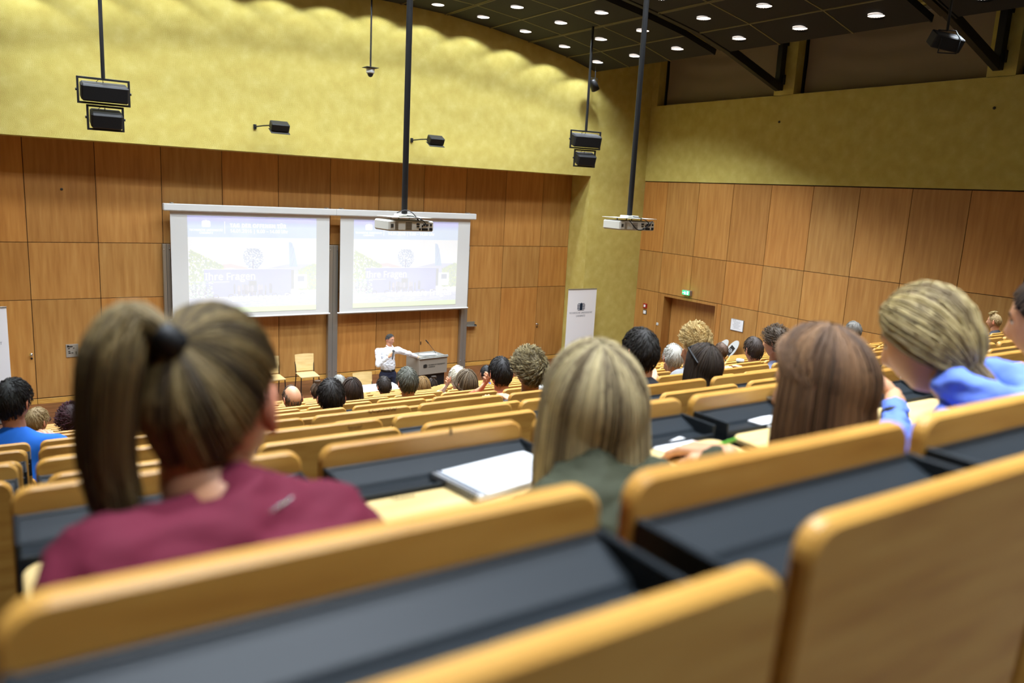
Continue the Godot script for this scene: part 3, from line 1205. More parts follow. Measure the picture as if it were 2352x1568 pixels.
func build_stage_things() -> void:
	var tex := slide_picture()
	build_screen("white projection screen showing the slide, on the speaker's right above two chairs", 3.18, 6.70, 3.52, 6.38, tex)
	build_screen("white projection screen showing the slide, above the lectern", 6.97, 10.56, 7.31, 10.20, tex)
	# posts and the board behind the screens
	var posts := [[3.04, 3.2, "aluminium board post at the outer edge of the screen above the chairs"], [6.74, 6.99, "wide aluminium board post between the two screens"], [10.48, 10.68, "aluminium board post behind the lectern side screen"]]
	for p in posts:
		var t := thing("board_post", p[2], "post", Vector3((p[0] + p[1]) / 2, 0, 0.09))
		var wd: float = p[1] - p[0]
		var m := MB.new()
		m.box(Vector3(-wd * 0.27, 1.665, 0), Vector3(wd * 0.44, 3.33, 0.12), 0.006)
		m.box(Vector3(wd * 0.23, 1.665, -0.004), Vector3(wd * 0.52, 3.33, 0.112), 0.006)
		piece("profile", m, mats["aluminium"], t)
		var bo := MB.new()
		for s in [-0.33, 0.36]:
			for y in [0.22, 3.22]:
				bo.lathe([Vector2(0.0, 0.012), Vector2(0.012, 0.01), Vector2(0.014, 0.0)], 10, Transform3D(Basis(Vector3.RIGHT, PI / 2), Vector3(wd * s, y, 0.06)))
		piece("bolts", bo, mats["chrome"], t)
	var bb := thing("blackboard", "dark sliding blackboard mostly hidden behind the lectern side screen", "blackboard", Vector3(8.74, 0, 0.17))
	var bm := MB.new()
	bm.box(Vector3(0, 2.47, 0), Vector3(3.42, 1.6, 0.025), 0.004)
	piece("writing_surface", bm, mats["blackboard_green"], bb)
	var bf := MB.new()
	bf.box(Vector3(0, 3.285, 0.0), Vector3(3.46, 0.03, 0.04), 0.004)
	bf.box(Vector3(0, 1.655, 0.0), Vector3(3.46, 0.03, 0.04), 0.004)
	piece("board_rim", bf, mats["aluminium"], bb)
	# lectern
	var a := on_z(1027, 815, 3.2)
	var lx := a.x - 0.38
	var t := thing("lectern", "grey and black lectern with the university name on its front", "lectern", Vector3(lx, 0, 2.95), deg_to_rad(6.0))
	var lo := MB.new()
	lo.box(Vector3(0, 0.37, 0), Vector3(0.66, 0.74, 0.48), 0.008)
	piece("base", lo, mats["black_plastic"], t)
	var up := MB.new()
	up.box(Vector3(0, 0.92, 0), Vector3(0.74, 0.36, 0.56), 0.008)
	piece("cabinet", up, mats["pearl_grey"], t)
	var tp := MB.new()
	tp.box(Vector3(0, 1.112, 0), Vector3(0.77, 0.026, 0.6), 0.005)
	tp.box(Vector3(0, 1.135, 0.27), Vector3(0.77, 0.03, 0.03), 0.004)
	piece("top", tp, mats["aluminium"], t)
	var em := MB.new()
	emblem(em, Vector3(-0.22, 0.94, 0.284), 0.1)
	piece("emblem", em, mats["ink_black"], t)
	lettering("TECHNISCHE UNIVERSITÄT", 0.027, mats["ink_black"], t, Vector3(-0.14, 0.955, 0.283), false, false)
	lettering("CHEMNITZ", 0.027, mats["ink_black"], t, Vector3(-0.14, 0.91, 0.283), false, false)
	var mic := thing("gooseneck_microphone", "thin black gooseneck microphone on the lectern", "microphone", t.position + Vector3(0.22, 1.125, 0.02))
	var g := MB.new()
	g.tube([Vector3(0, 0, 0), Vector3(-0.01, 0.03, 0), Vector3(-0.08, 0.12, 0.0), Vector3(-0.2, 0.26, 0.01)], [0.012, 0.005, 0.005, 0.006], 8)
	piece("stem", g, mats["black_metal"], mic)
	var gh := MB.new()
	gh.tube([Vector3(-0.2, 0.26, 0.01), Vector3(-0.21, 0.27, 0.01), Vector3(-0.28, 0.345, 0.012)], [0.008, 0.013, 0.012], 10)
	piece("capsule", gh, mats["black_plastic"], mic)
	var lp := thing("paper_stack", "white papers lying on the lectern", "paper", t.position + Vector3(0.02, 1.126, 0.02))
	var pm := MB.new()
	pm.box(Vector3(0, 0.012, 0), Vector3(0.34, 0.024, 0.24), 0.002, Basis(Vector3.RIGHT, deg_to_rad(-6)))
	piece("sheets", pm, mats["paper"], lp)
	# two chairs in front of the panelling, one at the table
	chair("pale beech stacking chair standing beside the middle board post", Vector3(5.88, 0, 1.18), 0.0)
	chair("pale beech stacking chair next to the one beside the post, mostly hidden", Vector3(5.08, 0, 1.2), deg_to_rad(4.0))
	chair("pale beech chair behind the white table", Vector3(6.42, 0, 3.35), deg_to_rad(2.0))
	var tb := thing("table", "white table in front of the speaker", "table", Vector3(6.35, 0, 3.98), deg_to_rad(0.0))
	var tt := MB.new()
	tt.box(Vector3(0, 0.735, 0), Vector3(1.05, 0.028, 0.72), 0.004)
	piece("table_top", tt, mats["white_paint"], tb)
	for sx in [-1.0, 1.0]:
		for sz in [-1.0, 1.0]:
			var lg := MB.new()
			lg.tube([Vector3(sx * 0.46, 0.72, sz * 0.3), Vector3(sx * 0.46, 0.0, sz * 0.3)], [0.018, 0.018], 10)
			piece("leg", lg, mats["aluminium"], tb)
	banner("white roll-up banner standing beside the ochre pier", Vector3(13.9, 0, 1.05), 1.02)
	banner("white roll-up banner by the left end of the panelling, cut by the frame", Vector3(-0.36, 0, 1.2), 1.0)

func chair(label: String, at: Vector3, turn: float) -> void:
	var t := thing("stage_chair", label, "chair", at, turn)
	var bk := MB.new()
	bk.sheet(12, 8, func(u: float, vv: float) -> Vector3:
		var x := lerpf(-0.22, 0.22, u)
		return Vector3(x * (0.97 + 0.03 * vv), lerpf(0.50, 0.88 + 0.012 * (1.0 - absf(x) * absf(x) * 20.0), vv), -0.2 - 0.05 * vv + 0.04 * x * x * 4.0), true)
	bk.sheet(12, 8, func(u: float, vv: float) -> Vector3:
		var x := lerpf(-0.22, 0.22, u)
		return Vector3(x * (0.97 + 0.03 * vv), lerpf(0.50, 0.88 + 0.012 * (1.0 - absf(x) * absf(x) * 20.0), vv), -0.212 - 0.05 * vv + 0.04 * x * x * 4.0))
	piece("backrest", bk, mats["beech_tablet"], t)
	var st := MB.new()
	st.plate(rounded(0.44, 0.42, 0.03), 0.014, 0.004, Transform3D(Basis(Vector3.RIGHT, PI / 2 + deg_to_rad(4)), Vector3(0, 0.45, 0.0)))
	st.box(Vector3(0, 0.437, 0.207), Vector3(0.43, 0.03, 0.014), 0.005)
	piece("seat", st, mats["beech_tablet"], t)
	for sx in [-1.0, 1.0]:
		var l1 := MB.new()
		l1.tube([Vector3(sx * 0.205, 0.43, 0.17), Vector3(sx * 0.22, 0.0, 0.2)], [0.012, 0.012], 8)
		piece("leg", l1, mats["steel_black"], t)
		var l2 := MB.new()
		l2.tube([Vector3(sx * 0.215, 0.72, -0.235), Vector3(sx * 0.21, 0.45, -0.18), Vector3(sx * 0.22, 0.0, -0.25)], [0.011, 0.012, 0.012], 8)
		piece("leg", l2, mats["steel_black"], t)

func banner(label: String, at: Vector3, w: float) -> void:
	var t := thing("rollup_banner", label, "banner", at)
	var cl := MB.new()
	cl.box(Vector3(0, 1.15, 0), Vector3(w, 2.14, 0.003))
	var o := piece("print", cl, mats["paper"], t)
	var bar := MB.new()
	bar.box(Vector3(0, 2.225, 0), Vector3(w + 0.01, 0.03, 0.018), 0.004)
	piece("top_rail", bar, mats["aluminium"], t)
	var cs := MB.new()
	cs.box(Vector3(0, 0.045, 0), Vector3(w + 0.04, 0.09, 0.13), 0.02)
	for s in [-0.35, 0.35]:
		cs.box(Vector3(s * w, 0.008, 0), Vector3(0.03, 0.016, 0.4), 0.004)
	piece("cassette", cs, mats["aluminium"], t)
	var po := MB.new()
	po.tube([Vector3(0, 0.05, -0.03), Vector3(0, 2.22, -0.012)], [0.01, 0.008], 8)
	piece("pole", po, mats["aluminium"], t)
	var em := MB.new()
	emblem(em, Vector3(-0.02, 1.72, 0.003), 0.26)
	piece("emblem", em, mats["ink_navy"], o)
	lettering("TECHNISCHE UNIVERSITÄT", 0.05, mats["ink_grey"], o, Vector3(-0.02, 1.55, 0.003))
	lettering("CHEMNITZ", 0.05, mats["ink_grey"], o, Vector3(-0.02, 1.46, 0.003))


# ---------------------------------------------------------------- things that hang
func build_hanging_things() -> void:
	speaker_pair("tall double loudspeaker hanging in black frames over the left end of the panelling", on_z(237, 180, 3.5), 0.0, 1.0)
	speaker_pair("double loudspeaker hanging in black frames in front of the ochre pier", on_z(1346, 300, 3.5), deg_to_rad(-14.0), 1.0)
	projector("white projector hanging on a black pole before the lectern side screen", Vector3(4.95, 4.27, 8.0), deg_to_rad(3.0), true)
	projector("white projector hanging on a black pole before the ochre pier", Vector3(8.75, 4.385, 8.53), deg_to_rad(-3.0), false)
	# dome camera
	var p := on_x(851, 155, 6.85)
	var t := thing("dome_camera", "white dome camera under a small plate on a thin black pole", "camera", Vector3(p.x, p.y, p.z))
	var m := MB.new()
	m.tube([Vector3(0, 0, 0), Vector3(0, ceil_y(p.x) - p.y - 0.03, 0)], [0.018, 0.018], 10)
	piece("pole", m, mats["steel_black"], t)
	m = MB.new()
	m.box(Vector3(0, -0.005, 0), Vector3(0.27, 0.01, 0.27), 0.002)
	piece("plate", m, mats["dark_vent"], t)
	m = MB.new()
	m.lathe([Vector2(0.0, -0.01), Vector2(0.075, -0.01), Vector2(0.085, -0.03), Vector2(0.085, -0.1), Vector2(0.075, -0.12), Vector2(0.0, -0.12)], 24)
	piece("body", m, mats["white_paint"], t)
	m = MB.new()
	m.ball(Vector3(0, -0.12, 0), Vector3(0.062, 0.075, 0.062), Basis.IDENTITY, 18, 12)
	piece("dome", m, mats["black_plastic"], t)
	# flood lamps on wall arms
	for i in 2:
		var a := on_z([585, 945][i], [291, 322][i], PLASTER_Z)
		var f := thing("board_flood_lamp", ["small black flood lamp on a wall arm above the screen over the chairs", "small black flood lamp on a wall arm above the lectern side screen"][i], "lamp", a)
		var ar := MB.new()
		ar.box(Vector3(0, 0, 0.02), Vector3(0.06, 0.1, 0.04), 0.004)
		ar.tube([Vector3(0, 0, 0.03), Vector3(0.1, 0.02, 0.28), Vector3(0.22, 0.03, 0.5)], [0.014, 0.014, 0.014], 8)
		piece("arm", ar, mats["black_metal"], f)
		var hd := MB.new()
		var bs := Basis(Vector3.RIGHT, deg_to_rad(28.0))
		hd.box(Vector3(0.36, 0.02, 0.56), Vector3(0.38, 0.16, 0.2), 0.015, bs)
		piece("head", hd, mats["black_plastic"], f)
		var fp := MB.new()
		fp.box(Vector3(0.36, -0.085, 0.55), Vector3(0.4, 0.008, 0.24), 0.002, bs)
		piece("flap", fp, mats["dark_vent"], f)
	# rear loudspeaker near the side windows
	var q := on_x(2172, 95, 13.2)
	var sp := thing("ceiling_loudspeaker", "single tilted loudspeaker on a short pole near the side windows", "loudspeaker", q, deg_to_rad(-35.0))
	var b := MB.new()
	b.tube([Vector3(0, 0.16, 0), Vector3(0, ceil_y(q.x) - q.y + 0.1, 0)], [0.022, 0.022], 10)
	piece("pole", b, mats["steel_black"], sp)
	b = MB.new()
	b.box(Vector3.ZERO, Vector3(0.5, 0.22, 0.24), 0.015, Basis.from_euler(Vector3(deg_to_rad(30), 0, deg_to_rad(-10))))
	piece("cabinet", b, mats["black_plastic"], sp)
	b = MB.new()
	for s in [-1.0, 1.0]:
		b.tube([Vector3(s * 0.14, 0.17, 0), Vector3(s * 0.15, 0.0, 0.17), Vector3(s * 0.15, -0.2, 0.1)], [0.01, 0.01, 0.01], 6)
	b.tube([Vector3(-0.14, 0.17, 0), Vector3(0.14, 0.17, 0)], [0.01, 0.01], 6)
	b.tube([Vector3(-0.15, -0.2, 0.1), Vector3(0.15, -0.2, 0.1)], [0.01, 0.01], 6)
	piece("bracket", b, mats["black_metal"], sp)
	# stage lantern in the ceiling corner
	var cp := on_z(1362, 190, 1.25)
	var ln := thing("stage_lantern", "black stage lantern hanging in the ceiling corner over the ochre pier", "lamp", cp)
	b = MB.new()
	b.tube([Vector3(0.06, 0.05, 0), Vector3(0.06, ceil_y(cp.x + 0.06) - cp.y + 0.005, 0)], [0.01, 0.01], 6)
	b.tube([Vector3(-0.1, -0.02, 0), Vector3(-0.1, 0.12, 0), Vector3(0.14, 0.12, 0), Vector3(0.14, -0.02, 0)], [0.008, 0.008, 0.008, 0.008], 6)
	piece("yoke", b, mats["black_metal"], ln)
	b = MB.new()
	b.lathe([Vector2(0.0, -0.16), Vector2(0.11, -0.16), Vector2(0.1, 0.0), Vector2(0.075, 0.12), Vector2(0.0, 0.14)], 18, Transform3D(Basis(Vector3(0.2, 0, 1).normalized(), deg_to_rad(35)), Vector3(0.03, -0.04, 0)))
	piece("barrel", b, mats["black_plastic"], ln)

func speaker_pair(label: String, at: Vector3, turn: float, s: float) -> void:
	var t := thing("hanging_loudspeakers", label, "loudspeaker", at, turn)
	var m := MB.new()
	m.tube([Vector3(0, 0, 0), Vector3(0, ceil_y(at.x) - at.y + 0.05, 0)], [0.03, 0.03], 12)
	piece("pole", m, mats["steel_black"], t)
	for k in 2:
		var w: float = [0.78, 0.55][k] * s
		var h: float = [0.42, 0.4][k] * s
		var y: float = [-0.21, -0.63][k] * s
		var x: float = [0.0, 0.01][k]
		var fr := MB.new()
		for sx in [-1.0, 1.0]:
			fr.box(Vector3(x + sx * (w / 2 - 0.016), y, 0), Vector3(0.032, h, 0.04), 0.004)
			fr.box(Vector3(x, y + sx * (h / 2 - 0.016), 0), Vector3(w - 0.06, 0.032, 0.04), 0.004)
			fr.lathe([Vector2(0.0, 0.02), Vector2(0.02, 0.018), Vector2(0.02, 0.0)], 10, Transform3D(Basis(Vector3(0, 0, 1), -sx * PI / 2), Vector3(x + sx * w / 2, y, 0)))
		piece("frame", fr, mats["steel_black"], t)
		var cb := MB.new()
		var bs := Basis(Vector3.RIGHT, deg_to_rad([16.0, 22.0][k]))
		cb.box(Vector3(x + 0.01, y - 0.01, 0.0), Vector3(w - 0.085, h - 0.15, 0.3 * s), 0.03, bs)
		var o := piece("cabinet", cb, mats["black_plastic"], t)
		var gr := MB.new()
		gr.box(Vector3(x + 0.01, y - 0.01, 0.0) + bs * Vector3(0, 0, 0.152 * s), Vector3(w - 0.13, h - 0.2, 0.012), 0.004, bs)
		piece("grille", gr, mats["black_grille"], o)
		var bd := MB.new()
		bd.box(Vector3(x - w * 0.3, y + 0.02, 0.0) + bs * Vector3(0, 0, 0.16 * s), Vector3(0.035, 0.03, 0.004), 0.001, bs)
		piece("badge", bd, mats["dark_vent"], o)
		var cbl := MB.new()
		for q in 2:
			cbl.tube([Vector3(x - 0.06 + 0.05 * q, y + h / 2 - 0.02, 0.01), Vector3(x - 0.1 + 0.1 * q, y + h / 2 - 0.06, -0.02), Vector3(x - 0.05 + 0.02 * q, y + h / 2 - 0.11, -0.06)], [0.005, 0.005, 0.005], 5)
		piece("cable", cbl, mats["cable_black"], t)

func projector(label: String, at: Vector3, turn: float, plated: bool) -> void:
	var t := thing("projector", label, "projector", at, turn)
	var top := ceil_y(at.x) - at.y
	var m := MB.new()
	m.tube([Vector3(0, 0.16, 0), Vector3(0, top, 0)], [0.043, 0.043], 14)
	piece("pole", m, mats["steel_black"], t)
	m = MB.new()
	m.box(Vector3.ZERO, Vector3(0.72, 0.15, 0.46), 0.02)
	var body := piece("shell", m, mats["projector_shell"], t)
	m = MB.new()
	m.box(Vector3(0, 0.115, 0), Vector3(0.62 if plated else 0.74, 0.006, 0.5), 0.0)
	m.box(Vector3(0, 0.14, 0), Vector3(0.22, 0.03, 0.22), 0.006)
	for sx in [-1.0, 1.0]:
		for sz in [-1.0, 1.0]:
			m.tube([Vector3(sx * 0.15, 0.07, sz * 0.12), Vector3(sx * 0.15, 0.12, sz * 0.12)], [0.01, 0.01], 6)
	piece("mount", m, mats["projector_shell"], t)
	m = MB.new()
	for i in 7:
		m.box(Vector3(-0.05, -0.05 + i * 0.016, 0.231), Vector3(0.1, 0.006, 0.004))
		m.box(Vector3(-0.24, -0.05 + i * 0.016, 0.231), Vector3(0.05, 0.005, 0.004))
	m.box(Vector3(-0.31, 0.0, 0.231), Vector3(0.04, 0.05, 0.004))
	piece("vents", m, mats["dark_vent"], body)
	m = MB.new()
	for s in [[0.1, 0.03, 0.05, 0.022], [0.1, -0.005, 0.045, 0.018], [0.17, 0.0, 0.02, 0.03], [0.2, 0.02, 0.035, 0.03], [0.25, 0.02, 0.04, 0.022], [0.13, -0.045, 0.03, 0.03], [0.21, -0.045, 0.1, 0.035], [0.31, 0.02, 0.03, 0.03], [0.31, -0.04, 0.05, 0.04]]:
		m.box(Vector3(s[0], s[1], 0.232), Vector3(s[2], s[3], 0.008), 0.002)
	piece("sockets", m, mats["black_plastic"], body)
	m = MB.new()
	m.lathe([Vector2(0.0, 0.03), Vector2(0.06, 0.03), Vector2(0.066, 0.0)], 18, Transform3D(Basis(Vector3.RIGHT, -PI / 2), Vector3(0.05, 0, -0.23)))
	piece("lens", m, mats["black_plastic"], body)
	m = MB.new()
	var ca := []
	for i in 12:
		var u := i / 11.0
		ca.append(Vector3(lerpf(-0.02, 0.3, u), 0.14 - 0.2 * u + 0.05 * sin(u * PI), 0.12 + 0.15 * sin(u * PI * 0.9)))
	var rr := []
	rr.resize(12)
	rr.fill(0.007)
	m.tube(ca, rr, 6)
	ca = []
	for i in 12:
		var u := i / 11.0
		ca.append(Vector3(-0.2 + 0.48 * u, 0.09 - 0.16 * sin(u * PI), 0.25 + 0.01 * sin(u * 9.0)) if not plated else Vector3(-0.12 + 0.4 * u, 0.17 - 0.1 * u * u + 0.05 * sin(u * 7.0), 0.2 * sin(u * PI)))
	m.tube(ca, rr, 6)
	piece("cable", m, mats["cable_black"], t)


# ---------------------------------------------------------------- things on the walls
func build_wall_things() -> void:
	var t := thing("connection_plate", "square metal connection plate on the panelling left of the screens", "socket", Vector3(1.255, 1.09, 0.0))
	var m := MB.new()
	m.box(Vector3(0, 0, 0.006), Vector3(0.23, 0.275, 0.012), 0.003)
	piece("plate", m, mats["pearl_grey"], t)
	m = MB.new()
	for s in [[-0.04, 0.09, 0.1, 0.02], [-0.06, 0.05, 0.035, 0.015], [0.03, 0.055, 0.02, 0.015], [-0.055, -0.01, 0.035, 0.015], [-0.05, -0.045, 0.04, 0.015], [0.0, -0.045, 0.035, 0.012], [0.07, -0.05, 0.016, 0.06], [-0.075, 0.1, 0.03, 0.035]]:
		m.box(Vector3(s[0], s[1], 0.014), Vector3(s[2], s[3], 0.008), 0.001)
	piece("sockets", m, mats["black_plastic"], t)
	for i in 2:
		var d := thing("door_knob", ["round metal knob on the panel door beside the left banner", "round metal knob on the panel door beside the right banner"][i], "knob", [Vector3(0.52, 1.06, 0), Vector3(13.12, 1.085, 0)][i])
		m = MB.new()
		m.lathe([Vector2(0.026, 0.0), Vector2(0.024, 0.006), Vector2(0.012, 0.012), Vector2(0.012, 0.04), Vector2(0.028, 0.05), Vector2(0.03, 0.062), Vector2(0.0, 0.07)], 16, Transform3D(Basis(Vector3.RIGHT, PI / 2), Vector3.ZERO))
		piece("knob", m, mats["chrome"], d)
		m = MB.new()
		m.lathe([Vector2(0.022, 0.0), Vector2(0.02, 0.008), Vector2(0.0, 0.009)], 14, Transform3D(Basis(Vector3.RIGHT, PI / 2), Vector3(0.004, -0.085, 0)))
		m.box(Vector3(0.004, -0.085, 0.01), Vector3(0.006, 0.018, 0.006))
		piece("lock", m, mats["steel_black"], d)
	var hole := thing("key_plate", "small dark lock plate on the panelling behind the lectern", "lock", Vector3(9.36, 0.75, 0.0))
	m = MB.new()
	m.plate(rounded(0.022, 0.09, 0.01), 0.012, 0.002, Transform3D(Basis.IDENTITY, Vector3(0, 0, 0.005)))
	piece("plate", m, mats["steel_black"], hole)
	var tr := thing("chalk_tray", "small grey metal chalk tray on the panelling beside the lectern side post", "tray", Vector3(10.86, 1.14, 0.0))
	m = MB.new()
	m.box(Vector3(0, 0.06, 0.006), Vector3(0.28, 0.12, 0.006), 0.001)
	m.box(Vector3(0, -0.002, 0.06), Vector3(0.28, 0.006, 0.12), 0.001, Basis(Vector3.RIGHT, deg_to_rad(-8)))
	m.box(Vector3(0, 0.012, 0.118), Vector3(0.28, 0.03, 0.005), 0.001)
	piece("sheet_metal", m, mats["aluminium"], tr)
	m = MB.new()
	m.box(Vector3(0.145, 0.02, 0.06), Vector3(0.02, 0.05, 0.1), 0.004)
	piece("end_cap", m, mats["black_plastic"], tr)
	var x := WALL_R
	var ex := thing("exit_sign", "small green lit exit sign above the side door", "sign", Vector3(x, 2.325, 2.96))
	m = MB.new()
	m.box(Vector3(-0.05, 0, 0), Vector3(0.1, 0.14, 0.29), 0.008)
	piece("case", m, mats["pearl_grey"], ex)
	m = MB.new()
	m.box(Vector3(-0.102, 0, 0), Vector3(0.006, 0.115, 0.265), 0.001)
	var face := piece("lit_face", m, glow("exit_green", rgb8(40, 200, 110), 1.6), ex)
	m = MB.new()
	m.box(Vector3(-0.107, 0.02, -0.03), Vector3(0.003, 0.022, 0.022))
	m.box(Vector3(-0.107, -0.005, -0.025), Vector3(0.003, 0.04, 0.03), 0.0, Basis(Vector3.RIGHT, 0.3))
	m.box(Vector3(-0.107, -0.035, -0.045), Vector3(0.003, 0.035, 0.014), 0.0, Basis(Vector3.RIGHT, 0.6))
	m.box(Vector3(-0.107, -0.035, -0.01), Vector3(0.003, 0.035, 0.014), 0.0, Basis(Vector3.RIGHT, -0.6))
	m.box(Vector3(-0.107, 0.0, 0.07), Vector3(0.003, 0.085, 0.055))
	m.box(Vector3(-0.107, 0.0, -0.09), Vector3(0.003, 0.02, 0.05))
	piece("pictogram", m, glow("exit_white", rgb8(236, 255, 244), 2.0), face)
	var el := OmniLight3D.new()
	el.name = "sign_light"
	el.light_color = rgb8(60, 220, 130)
	el.light_energy = 0.06
	el.light_size = 0.1
	el.omni_range = 20.0
	el.shadow_enabled = true
	el.position = Vector3(-0.16, 0, 0)
	ex.add_child(el)
	var fa := thing("fire_alarm", "red fire alarm box on the panelling between the pier and the side door", "alarm", Vector3(x, 1.71, 1.3))
	m = MB.new()
	m.box(Vector3(-0.02, 0, 0), Vector3(0.04, 0.135, 0.14), 0.004)
	piece("case", m, mat("alarm_red", rgb8(168, 26, 26), 0.5), fa)
	m = MB.new()
	m.box(Vector3(-0.042, 0, 0), Vector3(0.004, 0.07, 0.075), 0.001)
	piece("button", m, mats["paper"], fa)
	var sg := thing("info_plate", "small framed white plate under the red fire alarm", "sign", Vector3(x, 1.52, 1.3))
	m = MB.new()
	m.box(Vector3(-0.01, 0, 0), Vector3(0.02, 0.125, 0.14), 0.003)
	piece("frame", m, mats["dark_vent"], sg)
	m = MB.new()
	m.box(Vector3(-0.021, 0, 0), Vector3(0.003, 0.095, 0.11))
	piece("print", m, mats["paper"], sg)
	var sw := thing("light_switch", "small white light switch beside the side door", "switch", Vector3(x, 1.255, 1.86))
	m = MB.new()
	m.box(Vector3(-0.006, 0, 0), Vector3(0.012, 0.08, 0.085), 0.003)
	piece("plate", m, mats["white_paint"], sw)
	m = MB.new()
	m.box(Vector3(-0.014, 0, 0), Vector3(0.008, 0.055, 0.055), 0.002, Basis(Vector3(0, 0, 1), 0.08))
	piece("rocker", m, mats["white_paint"], sw)
	var nb := thing("notice_board", "small white notice in a metal frame on the side wall past the door", "notice", Vector3(x, 1.715, 4.79))
	m = MB.new()
	m.box(Vector3(-0.01, 0, 0), Vector3(0.02, 0.31, 0.42), 0.003)
	piece("frame", m, mats["aluminium"], nb)
	m = MB.new()
	m.box(Vector3(-0.021, 0, 0), Vector3(0.003, 0.285, 0.395))
	var sheet := piece("sheet", m, mats["paper"], nb)
	m = MB.new()
	for i in 9:
		m.box(Vector3(-0.0235, 0.1 - i * 0.024, -0.02 + 0.01 * (i % 3)), Vector3(0.001, 0.004, 0.26 - 0.03 * (i % 4)))
	m.box(Vector3(-0.0235, 0.128, -0.1), Vector3(0.001, 0.008, 0.12))
	piece("print", m, mats["ink_grey"], sheet)
	var kn := [on_x(1790, 280, x - 0.02), on_x(2284, 248, x - 0.02)]
	for i in 2:
		var c := thing("wall_plug", ["small dark plug in the ochre side wall under the first pier", "small dark plug in the ochre side wall under the second pier"][i], "fixture", kn[i])
		m = MB.new()
		m.lathe([Vector2(0.0, 0.02), Vector2(0.025, 0.018), Vector2(0.03, 0.0)], 10, Transform3D(Basis(Vector3(0, 0, 1), PI / 2), Vector3.ZERO))
		piece("cap", m, mats["dark_vent"], c)
	var dot := thing("wall_plug", "small dark plug in the upper panelling below the left loudspeakers", "fixture", Vector3(1.22, 4.4, 0.0))
	m = MB.new()
	m.lathe([Vector2(0.0, 0.02), Vector2(0.022, 0.018), Vector2(0.026, 0.0)], 10, Transform3D(Basis(Vector3.RIGHT, PI / 2), Vector3.ZERO))
	piece("cap", m, mats["dark_vent"], dot)
	# two oval signs leaning against the side wall
	for i in 2:
		var c := on_x([1656, 1680][i], [800, 803][i], x - 0.2)
		var o := thing("oval_sign", ["white oval sign with a black label leaning on the side wall, nearer the door", "white oval sign with a black label leaning on the side wall, farther from the door"][i], "sign", c)
		o.rotation = Vector3(0, deg_to_rad(-90), 0)
		var bs := Basis.from_euler(Vector3(deg_to_rad(-14), 0, deg_to_rad([-32, -30][i])))
		var ov := PackedVector2Array()
		for k in 36:
			var a := TAU * k / 36
			ov.push_back(Vector2(0.135 * cos(a), 0.3 * sin(a)))
		m = MB.new()
		m.plate(ov, 0.02, 0.004, Transform3D(bs, Vector3.ZERO))
		var bo := piece("board", m, mats["white_paint"], o)
		m = MB.new()
		m.box(bs * Vector3(0, -0.03, 0.012), Vector3(0.15, 0.27, 0.004), 0.001, bs)
		piece("label", m, mats["ink_black"], bo)
		m = MB.new()
		var ring := []
		var rad := []
		for k in 21:
			var a := TAU * k / 20
			ring.append(bs * Vector3(0.045 * cos(a), -0.03 + 0.045 * sin(a), 0.016))
			rad.append(0.005)
		m.tube(ring, rad, 6, false)
		m.box(bs * Vector3(0, -0.03, 0.015), Vector3(0.05, 0.012, 0.003), 0.0, bs)
		piece("ring_mark", m, mats["paper"], bo)
	# black clothes hooks on the pier end
	var hk := thing("cable_hook", "black cable looped on a hook low on the panelling beside the pier", "cable", on_x(1470, 758, x - 0.06))
	m = MB.new()
	var lp := []
	var lr := []
	for k in 25:
		var a := TAU * k / 16.0
		lp.append(Vector3(-0.02 + 0.01 * sin(k), 0.07 * sin(a), 0.11 * cos(a) + 0.05 * sin(a * 0.5)))
		lr.append(0.014)
	m.tube(lp, lr, 6)
	piece("loop", m, mats["cable_black"], hk)
	m = MB.new()
	m.tube([Vector3(0.06, 0.05, 0), Vector3(-0.04, 0.05, 0), Vector3(-0.05, 0.08, 0)], [0.012, 0.01, 0.008], 6)
	piece("hook", m, mats["steel_black"], hk)


